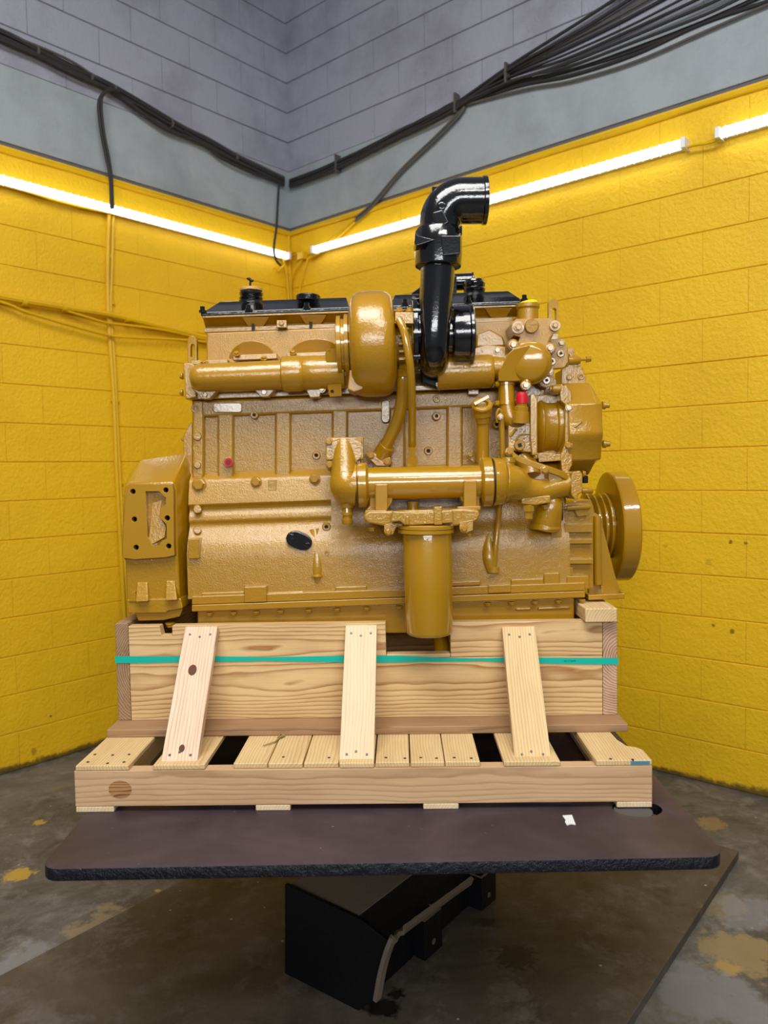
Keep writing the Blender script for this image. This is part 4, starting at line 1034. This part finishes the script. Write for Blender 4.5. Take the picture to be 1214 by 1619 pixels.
b = B(); tx(b, 564, 583, 767, [(564, 33), (565, 35), (566, 33), (566.3, 31.5), (566.8, 31.5), (567, 35.5), (579, 35.5), (581, 33), (583, 28)], Yc, -.02, 40); ep('cooler_end_ring', b, M_SMOOTH)
b = B(); tx(b, 758, 800, 762, [(758, 30), (760, 37), (762, 39), (775, 39), (776.5, 37.5), (777, 35), (779, 35), (779.5, 37), (781, 38), (793, 36.5), (797, 34), (800, 28)], Yc, -.03, 40); ep('cooler_end_ring', b, M_SMOOTH)
b = B(); tx(b, 776, 780, 761.3, [(776, 35.6), (780, 35.6)], Yc, -.03, 40); tx(b, 565.8, 567.4, 767, [(565.8, 33.2), (567.4, 33.2)], Yc, -.02, 40); ep('gap_ring', b, M_BLKRUB, 'dark ring in the joint gap')  # black rings stand in for the dark gaps at the ring joints
# left elbow
b = B(); tube(b, [P(544, 700, 2.36), P(544, 720, 2.345), P(545, 748, 2.33), P(550, 764, Yc), P(564, 767, Yc)], [m(17, 2.33), m(18, 2.33), m(22, 2.33), m(31, 2.33), m(33.5, 2.33)], 28, 5)
lathe(b, P(548, 745, Yc), P(548, 797, Yc), [(0, m(21, Yc)), (.5, m(22.5, Yc)), (.8, m(20, Yc)), (.93, m(14, Yc)), (1, m(9, Yc))], 28)
prism(b, [(525, 700), (533, 696), (563, 695), (571, 700), (571, 722), (561, 732), (530, 732), (525, 725)], 2.330, 2.44)
elb = ep('cooler_elbow', b, bevel=.006, seg=3)
b = B(); rect(b, 514.5, 692, 575, 728, 2.345, 2.362, -.02); ep('elbow_flange', b, bevel=.004)
b = B(); rect(b, 517, 700, 571, 745, 2.36, 2.48); ep('elbow_stub', b, bevel=.006)
for x, y in ((520, 698.5), (568, 697), (521, 735)): bolt(x, y, 2.345, 5, eng)
b = B(); lathe(b, P(548.5, 796, Yc), P(549, 829, Yc), [(0, m(11, Yc)), (.2, m(11, Yc)), (.22, m(8, Yc)), (.42, m(9, Yc)), (.43, m(9.5, Yc)), (.55, m(9.5, Yc)), (.57, m(7.5, Yc)), (.75, m(7.5, Yc)), (.76, m(8.5, Yc)), (.94, m(8.5, Yc)), (1, m(7, Yc))], 12); ep('drain_fitting', b, M_SMOOTH)
# filter base
b = B()
prism(b, [(575, 814), (583, 808), (611, 808), (628, 807), (735, 804), (757, 807), (760, 813), (755, 823), (742, 829), (700, 834), (640, 835), (604, 831), (582, 827), (575, 821)], 2.24, 2.46)
fb = ep('filter_base', b, bevel=.008, seg=3)
b = B(); prism(b, [(620, 808), (660, 810), (716, 806), (717, 827), (640, 831), (632, 824), (618, 826)], 2.20, 2.26); ep('filter_base_face', b, bevel=.004)
b = B(); rect(b, 686, 801, 699, 830, 2.192, 2.25, -.02); ep('base_rib', b, bevel=.003)
b = B(); rect(b, 641, 816, 647, 830, 2.194, 2.25, 0); ep('base_rib', b, bevel=.003)
plate('mount_lug', [(607, 830), (631, 826), (621, 845), (611, 847), (607, 842)], [], 2.235, 2.25, M_CAST, eng); bolt(614, 841, 2.235, 4.5, eng)
plate('mount_lug', [(726, 826), (748, 822), (748, 838), (738, 843), (729, 842), (726, 836)], [], 2.235, 2.25, M_CAST, eng); bolt(733.5, 836, 2.235, 4.5, eng)
bolt(588, 835, 2.27, 5, eng, DOWN); bolt(742, 845, 2.25, 4, eng, DOWN)
Yo = 2.256
b = B(); fa, fbq = P(673, 829, Yo), P(673, 843, Yo); lathe(b, fa, fbq, [(0, m(42, Yo)), (.1, m(44, Yo)), (.45, m(44, Yo)), (.5, m(42, Yo)), (.55, m(44.5, Yo)), (.9, m(44.5, Yo)), (1, m(41, Yo))], 40); ep('filter_head_ring', b, M_SMOOTH)
fa, fbq = P(675, 842, Yo), P(679, 1002.5, Yo)
b = B(); lathe(b, fa, fbq, [(0, m(38, Yo)), (.02, m(38.8, Yo)), (.96, m(37.6, Yo)), (.985, m(36.4, Yo)), (.997, m(33, Yo)), (1, m(30, Yo))], 48); ep('oil_filter', b, M_SMOOTH, 'long cylindrical oil filter can', smooth=50)
b = B(); tube(b, [P(690, 985, 2.46), P(698, 1020, 2.46), P(704, 1060, 2.46)], m(13, 2.45), 18, 2); ep('pan_drain_tube', b, M_SMOOTH)
# dark gap under cooler shows the block, shaded by the added web; small sender
b = B(); lathe(b, P(653, 793, 2.36), P(653, 805, 2.36), [(0, m(9, 2.36)), (1, m(9, 2.36))], 12); ep('sender', b, M_SMOOTH)
# ---- water pipe right of cooler
b = B(); tube(b, [P(795, 762, Yc), P(812, 764, 2.33), P(832, 773, 2.34), P(856, 776, 2.35), P(880, 770, 2.36), P(914, 763, 2.37)], [m(32, 2.33), m(27, 2.33), m(19.5, 2.33), m(18.5, 2.33), m(18, 2.33), m(17, 2.33)], 28, 5)
prism(b, [(824, 786), (871, 783), (870, 795), (846, 799), (824, 797)], 2.315, 2.38); prism(b, [(866, 746), (882, 744), (890, 760), (868, 768)], 2.33, 2.39)
wp = ep('water_pipe', b, bevel=.005, seg=3)
b = B(); lathe(b, P(803, 752, 2.32), P(803, 723, 2.32), [(0, m(11, 2.32)), (.7, m(10.5, 2.32)), (.72, m(11.5, 2.32)), (1, m(11.5, 2.32)), (1, m(6, 2.32)), (.95, m(6, 2.32))], 24); ep('pipe_boss', b)
b = B(); prism(b, [(906, 746), (917, 744), (921, 750), (921, 778), (914, 782), (914, 790), (909, 790), (903, 782), (903, 752)], 2.32, 2.43); ep('pipe_end_flange', b, bevel=.003)
bolt(922, 749, 2.36, 4, eng, RIGHT)
b = B(); tx(b, 920, 937, 776, [(920, 5), (935, 5), (937, 4)], 2.40, -.04, 14); ep('stud', b, M_SMOOTH)
b = B(); lathe(b, P(835.5, 798, 2.33), P(835.5, 821, 2.33), [(0, m(7.5, 2.33)), (.05, m(9, 2.33)), (.45, m(9, 2.33)), (.47, m(6.5, 2.33)), (.96, m(6.5, 2.33)), (1, m(5, 2.33))], 6); ep('drain_bolt', b, M_SMOOTH)
b = B(); tube(b, [P(872, 788, 2.37), P(871, 800, 2.37), P(866, 815, 2.38), P(862, 834, 2.39)], [m(14, 2.38), m(18, 2.38), m(22, 2.38), m(23, 2.38)], 24, 4)
lathe(b, P(862, 828, 2.39), P(862, 836, 2.39), [(0, m(24, 2.39)), (1, m(24.5, 2.39))], 24); ep('lower_elbow', b)
bolt(862, 800, 2.345, 5.5, eng, DOWN)
# bracket strap
b = B()
bp = [P(803, 708, 2.34), P(811, 719, 2.32), P(822, 727, 2.32), P(845, 735, 2.32), P(872, 744, 2.32), P(890, 751, 2.33), P(898, 757, 2.34)]
sp = spline(bp, 4); rs = []
for i, p in enumerate(sp):
    hgt = .017 if i > 3 else .011
    rs.append([b.verts.new(p + Vector((0, dy, dz))) for dy, dz in ((-.002, hgt / 2), (.004, hgt / 2 + .003), (.004, -hgt / 2), (-.002, -hgt / 2))])
rings(b, rs); ep('support_strap', b, M_SMOOTH, bevel=.001)
bolt(805, 714, 2.33, 5.5, eng); bolt(861, 743, 2.315, 5.5, eng)
b = B(); tube(b, [P(822, 722, 2.43), P(834, 738, 2.42), P(838, 752, 2.41)], m(17, 2.4), 18, 4); ep('hose_end', b)
# dipstick + tubes
b = B(); tube(b, [P(790, 648, 2.39), P(793, 670, 2.39), P(794.5, 722, 2.40), P(794, 750, 2.42)], m(4.5, 2.4), 12, 4); ep('dipstick_guide', b, M_SMOOTH)
b = B(); tube(b, [P(786, 668, 2.385), P(785, 655, 2.38), P(789, 647, 2.38), P(793, 655, 2.385), P(793, 668, 2.39)], m(2.2, 2.4), 8, 5); ep('dipstick_loop', b, M_SMOOTH)
bolt(791, 659, 2.375, 4, eng)
b = B(); tube(b, [P(790, 795, 2.39), P(787, 830, 2.395), P(783, 870, 2.388), P(781, 897, 2.392)], m(4.4, 2.4), 12, 4)
lathe(b, P(780.5, 895, 2.392), P(780, 903, 2.395), [(0, m(8, 2.4)), (1, m(10, 2.4))], 14); ep('dipstick_tube', b, M_SMOOTH)
b = B(); tube(b, [P(774, 830, 2.436), P(771, 850, 2.425), P(773, 880, 2.402), P(778, 905, 2.40)], [m(3, 2.4), m(9, 2.4), m(11, 2.4), m(8, 2.4)], 14, 4); ep('tube_rib', b)
# oil filler pipe
b = B(); tube(b, [P(763, 730, 2.40), P(763, 690, 2.385), P(763, 660, 2.375)], m(10, 2.38), 20, 3)
lathe(b, P(763, 668, 2.375), P(762, 640, 2.36), [(0, m(11, 2.37)), (.3, m(12, 2.37)), (.35, m(14, 2.37)), (.6, m(15, 2.37))], 24); fp = ep('filler_pipe', b, M_SMOOTH)
b = B(); A = P(762, 650, 2.372); T = A + Vector((-.002, -.022, .022)); lathe(b, A, T, [(0, m(15, 2.37)), (.2, m(16.5, 2.37)), (.85, m(16.5, 2.37)), (1, m(14.5, 2.37)), (1, m(9, 2.37)), (.75, m(7, 2.37))], 28)
c0 = T + Vector((0, -.003, .004)); hd_ = (P(772, 628, 2.34) - P(751, 639, 2.34)).normalized()
R3 = Matrix((hd_, Vector((0, 1, 0)), hd_.cross(Vector((0, 1, 0))))).transposed(); box(b, P(761, 633, 2.342), (.052, .012, .012), R3); part('filler_cap', b, M_SMOOTH, fp, 'filler cap with bar handle', bevel=.002)
plate('bracket', [(740, 715), (748, 712), (754, 726), (750, 733), (738, 722)], [], 2.44, 2.45, M_SMOOTH, eng); bolt(743.5, 719, 2.44, 4, eng)
# ---- thermostat housing
b = B(); prism(b, [(808, 512), (816, 504), (852, 503), (871, 503), (881, 512), (880, 522), (873, 530), (862, 545), (858, 552), (816, 548), (822, 533), (812, 530)], 2.40, 2.60)
lathe(b, P(834, 508, 2.45), P(834, 481, 2.45), [(0, m(16.5, 2.45)), (.7, m(16.5, 2.45)), (.75, m(18.5, 2.45)), (1, m(18.5, 2.45))], 32)
th = ep('thermostat_housing', b, M_CAST, bevel=.005, seg=3)
b = B(); lathe(b, P(834, 482, 2.45), P(833, 476.5, 2.45), [(0, m(16.5, 2.45)), (.6, m(15, 2.45)), (1, m(11, 2.45))], 28); part('outlet_cap', b, M_YCAP, th, 'bright yellow plastic cap')
b = B(); lathe(b, P(840.5, 515.5, 2.378), P(840.5, 515.5, 2.41), [(0, m(9.5, 2.4)), (.12, m(10.5, 2.4)), (1, m(11.5, 2.4))], 28); part('core_plug', b, M_CAST, th)
for x, y, r in ((819, 517.5, 9.5), (877.5, 514.5, 8)):
    b = B(); lathe(b, P(x, y, 2.385), P(x - 2, y + 4, 2.46), [(0, m(r, 2.4)), (.1, m(r * 1.08, 2.4)), (1, m(r * 1.2, 2.4))], 22); ep('bolt_boss', b); bolt(x, y, 2.385, r * .55, eng)
b = B(); tube(b, [P(873, 520, 2.41), P(864, 540, 2.41), P(860, 550, 2.41)], m(5, 2.41), 12, 2); ep('housing_rib', b)
# round cover
cc_ = (837, 573)
b = B(); A = P(838, 574, 2.345); T = P(838, 574, 2.50)
lathe(b, A, T, [(0, m(24, 2.35)), (.03, m(28, 2.35)), (.09, m(30.5, 2.35)), (.12, m(31, 2.35)), (.13, m(34, 2.35)), (1, m(36, 2.35))], 48)
prism(b, [(812, 551), (838, 545), (845, 600), (813, 603), (788, 603), (788, 590), (794, 578), (802, 560)], 2.354, 2.47, tilt=.0005)
tcov = ep('water_pump_cover', b, M_SMOOTH, bevel=.007, seg=3)
for x, y in ((811, 545), (869.5, 550.5), (831, 609)):
    b = B(); lathe(b, P(x, y, 2.36), P(x, y, 2.46), [(0, m(8, 2.36)), (.05, m(9, 2.36)), (1, m(9.5, 2.36))], 20)
    c0 = P(x, y, 2.37); v = P(838, 574, 2.37); tube(b, [c0.lerp(v, 0), c0.lerp(v, .4)], m(8, 2.37), 12, 1); ep('cover_lug', b); bolt(x, y, 2.358, 5.4, eng)
# bypass hose
b = B(); A = P(799.5, 602, 2.40); T = P(801.5, 641, 2.40); n_ = 12
lathe(b, A, T, [(k / (n_ * 2), m(12.6 + (.4 if k % 2 else 0), 2.40)) for k in range(n_ * 2 + 1)], 28); ep('ribbed_hose', b, M_SMOOTH)
for y in (606, 637):
    b = B(); xx = 799.5 + (y - 602) * .05; lathe(b, P(xx, y - 3, 2.40), P(xx, y + 3, 2.40), [(0, m(14.4, 2.40)), (1, m(14.4, 2.40))], 24); hc = ep('hose_clamp', b, M_SMOOTH)
    bolt(786, y + 1, 2.385, 4, eng, (-1, -.3, 0))
b = B(); tube(b, [P(802, 638, 2.40), P(803, 650, 2.40), P(809, 663, 2.40), P(822, 668, 2.41), P(840, 668, 2.43)], [m(13.5, 2.4), m(13.5, 2.4), m(14, 2.4), m(14, 2.4), m(14, 2.4)], 24, 4); ep('pump_elbow', b)
# red cap and fitting
b = B(); lathe(b, P(825, 638, 2.35), P(825, 620, 2.35), [(0, m(9.8, 2.35)), (.45, m(9.8, 2.35)), (.75, m(9.0, 2.35)), (.95, m(7.6, 2.35)), (1, m(6, 2.35))], 24); ep('red_cap', b, M_RED, 'red plastic cap')
b = B(); lathe(b, P(823, 668, 2.36), P(825, 636, 2.35), [(0, m(13, 2.36)), (.3, m(12.5, 2.36)), (.55, m(12, 2.36)), (.56, m(10.5, 2.36)), (.8, m(10.5, 2.36)), (.82, m(8.5, 2.36)), (1, m(8.5, 2.36))], 18); ep('capped_fitting', b, M_SMOOTH)
# pump body plate with plug
b = B(); prism(b, [(803, 672), (812, 668), (841, 666), (841, 716), (803, 712)], 2.385, 2.48); prism(b, [(838, 624), (844, 622), (850, 628), (850, 720), (841, 720), (838, 690)], 2.37, 2.50); ep('pump_body', b, bevel=.004)
plug(821, 704, 2.385, 8.5, eng)
b = B(); c = [P(815, 697, 2.381), P(822, 688, 2.381), P(838, 686, 2.381)]; tube(b, c, .003, 8, 3); cyl(b, P(806, 690, 2.382), P(816, 678, 2.382), .005, seg=8); ep('cast_letters_bar', b)
# ---- gear driven pump body and big cover
Yg = 2.53; Rg = 57
b = B(); A = P(841, 672, Yg); T = P(903, 669.8, Yg)
kk = m(1, 2.46)
lathe(b, A, T, [((x - 841) / 62, r * kk) for x, r in ((841, 44), (845, 49), (851, 51), (852, 49), (856, 47.5), (862, 47), (872, 47), (874, 50), (888, 51), (892, 55), (903, 55))], 48)
prism(b, [(843, 626), (890, 622), (897, 640), (850, 640)], 2.46, 2.62); prism(b, [(849, 716), (874, 715), (878, 718), (893, 718), (893, 728), (852, 731)], 2.42, 2.6)
prism(b, [(834, 716), (850, 715), (850, 726), (836, 724)], 2.41, 2.5)
gp = ep('accessory_drive_body', b, bevel=.005, seg=3)
b = B(); prism(b, [(884, 611), (896, 608), (904, 620), (906, 680), (905, 735), (896, 752), (888, 745), (886, 720), (893, 700), (893, 640), (886, 634)], 2.415, 2.86); ep('drive_flange', b, bevel=.004)
b = B()
pf = [P(x, y, 2.40) for x, y in ((897, 607), (943, 605), (952, 625), (953, 640), (956, 680), (955, 700), (950, 735), (937, 750), (904, 752), (904, 690), (904, 630))]
b = B()
# cover profile: chamfered front (sloping top and bottom faces)
prof = [(606, 2.48), (639, 2.405), (676, 2.40), (682, 2.394), (690, 2.394), (697, 2.404), (728, 2.42), (752, 2.50)]
rsx = []
for x0_, ins in ((899, 0), (943, 0), (953, 10)):
    ring = []
    for i, (py, Y) in enumerate(prof):
        yy = py
        if ins and i == 0: yy += 16
        if ins and i == len(prof) - 1: yy -= 18
        v = P(x0_, yy - (x0_ - 899) * .03, Y + ins * .0012); ring.append(v)
    ring = [Vector((ring[2].x, v.y, v.z)) for v in ring]
    ring += [Vector((ring[2].x, 2.86, ring[-1].z)), Vector((ring[2].x, 2.86, ring[0].z))]
    rsx.append([b.verts.new(v) for v in ring])
rings(b, rsx); ep('accessory_drive_cover', b, bevel=.005, seg=3)
for x, y in ((954, 641), (955, 702)): 
    b = B(); p_ = P(x - 2, y, 2.46); lathe(b, p_, p_ + Vector((.022, 0, 0)), [(0, m(6.5, 2.46)), (.4, m(6.5, 2.46)), (.42, m(4.5, 2.46)), (1, m(4.5, 2.46))], 10); ep('cover_bolt', b, M_SMOOTH)
for x, y in ((900, 645), (899, 704)): bolt(x, y, 2.41, 5, eng, (-.3, -1, 0))
b = B(); tube(b, [P(909, 675, 2.398), P(918, 668, 2.398), P(919, 666, 2.398)], .003, 8, 2); ep('cast_letters_bar', b)
b = B(); tx(b, 868, 886, 615, [(868, 4), (872, 4), (872.5, 7), (886, 7)], 2.42, 0, 10); prism(b, [(876, 608), (890, 607), (892, 622), (878, 624)], 2.42, 2.5); ep('drive_lug', b, bevel=.003)
# ---- fuel filter brackets
plate('fuel_manifold_plate', [(866, 540), (873, 536), (886, 535), (893, 539), (897, 548), (898, 572), (893, 580), (886, 582), (876, 583), (875, 604), (870, 611), (863, 613), (855, 610), (850, 602), (858, 592), (866, 580), (866, 560)], [], 2.44, 2.47, M_CAST, eng)
bolt(887, 542.5, 2.44, 5, eng)
for x, y, r in ((886, 559, 6), (872, 571.5, 6), (863.5, 601.5, 6)): plug(x, y, 2.44, r, eng)
bolt(868, 587, 2.43, 5, eng); bolt(874, 549, 2.43, 4.5, eng)
b = B(); prism(b, [(897, 550), (908, 549), (909, 560), (918, 565), (918, 578), (912, 580), (922, 580), (923, 588), (927, 596), (926, 606), (888, 607), (888, 584), (897, 580)], 2.50, 2.60); ep('fuel_pump_bracket', b, bevel=.004)
boss(918, 595.5, 2.50, 5, eng); bolt(899, 597, 2.50, 4, eng); bolt(903, 561, 2.50, 4, eng)
b = B(); tx(b, 898, 917, 570, [(898, 7), (914, 7), (917, 5)], 2.50, -.03, 18); ep('fuel_union', b, M_SMOOTH)
b = B(); tx(b, 916, 934, 568.5, [(916, 2.6), (926, 2.6), (926.5, 5.2), (932, 5.2), (934, 4)], 2.50, -.02, 6); ep('fuel_bleed_screw', b, M_SMOOTH)
b = B(); prism(b, [(796, 604), (880, 598), (880, 640), (796, 640)], 2.49, 2.7); prism(b, [(850, 612), (893, 606), (893, 625), (850, 630)], 2.50, 2.6); ep('front_plate', b, bevel=.003)
b = B(); rect(b, 922, 752, 930, 764, 2.52, 2.60, 0); ep('rubber_bumper', b, M_BLKRUB, bevel=.003)
# ---- front cover
b = B()
prism(b, [(889, 800), (905, 792), (934, 790), (938, 800), (938, 930), (905, 934), (889, 932)], 2.43, 2.98)
for y0, y1 in ((828, 842), (852, 860)): rect(b, 893, y0, 937, y1, 2.41, 2.46, -.01)
rect(b, 878, 884, 938, 892, 2.405, 2.45, -.01); rect(b, 892, 897, 906, 910, 2.41, 2.45, 0)
prism(b, [(886, 805), (893, 803), (893, 800), (930, 798), (930, 815), (913, 817), (908, 806)], 2.415, 2.46)
fc = ep('front_cover', b, bevel=.005, seg=3)
b = B(); rect(b, 896, 911, 931, 932, 2.395, 2.46, -.02); ep('pad', b, bevel=.003)
b = B(); rect(b, 871, 835, 888, 858, 2.405, 2.47, 0); ep('pad', b, bevel=.003)
b = B(); prism(b, [(887.5, 795), (889.5, 795), (892, 930), (890, 930)], 2.427, 2.5); ep('cover_gasket', b, M_HOLE)
b = B(); tx(b, 896, 933, 803, [(896, 4), (930, 4.5), (933, 3)], 2.41, -.05, 14); ep('cover_rib', b)
# ---- crank pulley and damper
Yd = 2.75; Zc = P(975, 832, Yd).z
X1 = P(986, 832, Yd - .195).x; X2 = P(1014, 830, Yd - .19).x + .004
def lx(prof, seg=64):
    b = B(); x0 = prof[0][0]; x1 = max(p[0] for p in prof)
    A = Vector((x0, Yd, Zc)); T = Vector((x1 + (1e-4 if x1 == x0 else 0), Yd, Zc + (x1 - x0) * .018))
    lathe(b, A, T, [((x - x0) / (x1 - x0), r) for x, r in prof], seg); return b
RD = m(86.5, Yd)
b = lx([(X1, .04), (X1 + .0001, RD - .012), (X1 + .003, RD - .003), (X1 + .008, RD), (X2 - .006, RD), (X2 - .001, RD - .004), (X2, RD - .012), (X2 + .0002, .05)]); ep('vibration_damper', b, M_SMOOTH, smooth=30)
RP = m(53.5, Yd - .05)
pr = [(.70, .05), (.7005, RP - .03), (.715, RP - .03)]
x = .7165
for k in range(3):
    pr += [(x, RP - .004), (x + .002, RP), (x + .006, RP), (x + .013, RP - .024), (x + .017, RP - .024)]; x += .0225
pr += [(x, RP - .001), (x + .002, RP), (x + .006, RP), (x + .010, RP - .01), (X1 - .004, RP - .01), (X1 + .002, RP - .012)]
b = lx(pr); ep('crank_pulley', b, M_SMOOTH, smooth=25)
# ---- front support bracket (gusset)
plate('front_bracket', [(936, 815), (941, 811), (947, 814), (951, 824), (962, 868), (972, 908), (980, 932), (986, 941), (930, 943), (930, 925), (937, 922)], [], 2.505, 2.52, M_SMOOTH, eng)
b = B(); tube(b, [P(944, 816, 2.50), P(944, 860, 2.50), P(945, 924, 2.50)], m(6.5, 2.5), 16, 2); ep('bracket_rib', b, M_SMOOTH)
b = B(); prism(b, [(930, 941), (988, 938), (988, 947), (930, 949)], 2.40, 2.98); prism(b, [(950, 925), (958, 928), (970, 940), (950, 942)], 2.49, 2.51); ep('bracket_foot', b, M_SMOOTH, bevel=.003)
# ---- flywheel housing
Yw = 2.36
hous = [(204, 765), (271, 765), (274, 775), (275, 858), (276, 878), (262, 881), (212, 884.5), (194, 882), (194.5, 840), (198, 795)]
win = [(230, 777), (251, 777), (262, 787), (262, 797), (252, 806), (252, 818), (263, 829), (263.5, 852), (256, 855), (252, 862), (242, 863), (233, 848)]
plate('housing_face', hous, [win] + [circ(x, y, 4.2, 12) for x, y in ((210, 777), (262, 774.7), (212.3, 821), (264.3, 819), (215, 865.5), (266.5, 863.5))], Yw, Yw + .03, M_SMOOTH, eng, bev=.001)
b = B(); prism(b, [(228, 775), (264, 775), (265, 865), (228, 865)], Yw + .028, Yw + .05); ep('window_back', b, M_CAST)
b = B(); prism(b, [(240, 795), (256, 789), (252, 812), (262, 834), (260, 850), (238, 862), (235, 850)], Yw + .014, Yw + .045, tilt=-.00022); ep('window_wedge', b, M_MED, bevel=.002)
b = B()
for x, y in ((210, 777), (262, 774.7), (212.3, 821), (264.3, 819), (215, 865.5), (266.5, 863.5)):
    c0 = P(x, y, Yw + .024); cyl(b, c0, c0 + Vector((0, .01, 0)), m(5, Yw), seg=12)
ep('housing_holes', b, M_HOLE)
# body of the housing: rounded sloping top
b = B()
fr = [(196, 770), (204, 764), (272, 763), (278, 772), (281, 880), (284, 950), (200, 952), (198, 885), (192, 880), (194, 810)]
f1 = [P(x, y, Yw + .024) for x, y in fr]
bk = [(205, 748), (222, 728), (293, 717), (300, 735), (303, 880), (303, 955), (208, 960), (203, 885), (198, 880), (199, 800)]
f2 = [P(x, y, 2.49) for x, y in bk]
f3 = [Vector((v.x, 2.98, v.z)) for v in f2]
r3 = [[b.verts.new(v) for v in f] for f in (f1, f2, f3)]; rings(b, r3); fw = ep('flywheel_housing', b, bevel=.008, seg=3)
# lower feet
b = B()
prism(b, [(200, 948), (286, 946), (289, 962), (265, 966), (263, 969), (202, 970)], 2.375, 2.9)
prism(b, [(216, 921), (233, 920), (234, 951), (214, 952)], 2.366, 2.44, tilt=-.0009); prism(b, [(262, 918), (276, 918), (280, 949), (261, 950)], 2.366, 2.44, tilt=-.0009)
prism(b, [(206, 938), (214, 934), (216, 952), (203, 952)], 2.37, 2.44)
ep('housing_foot', b, bevel=.004, seg=3)
b = B(); prism(b, [(213, 968), (289, 962), (284, 975), (258, 981), (218, 982)], 2.392, 2.85); ep('housing_sump', b, bevel=.004)
bolt(269, 986, 2.40, 6, eng, DOWN)
b = B(); prism(b, [(289, 690), (300, 668), (304, 668), (304, 760), (290, 725)], 2.49, 2.9); prism(b, [(286, 692), (292, 690), (292, 697), (286, 698)], 2.55, 2.6); ep('housing_upper_web', b, bevel=.004)
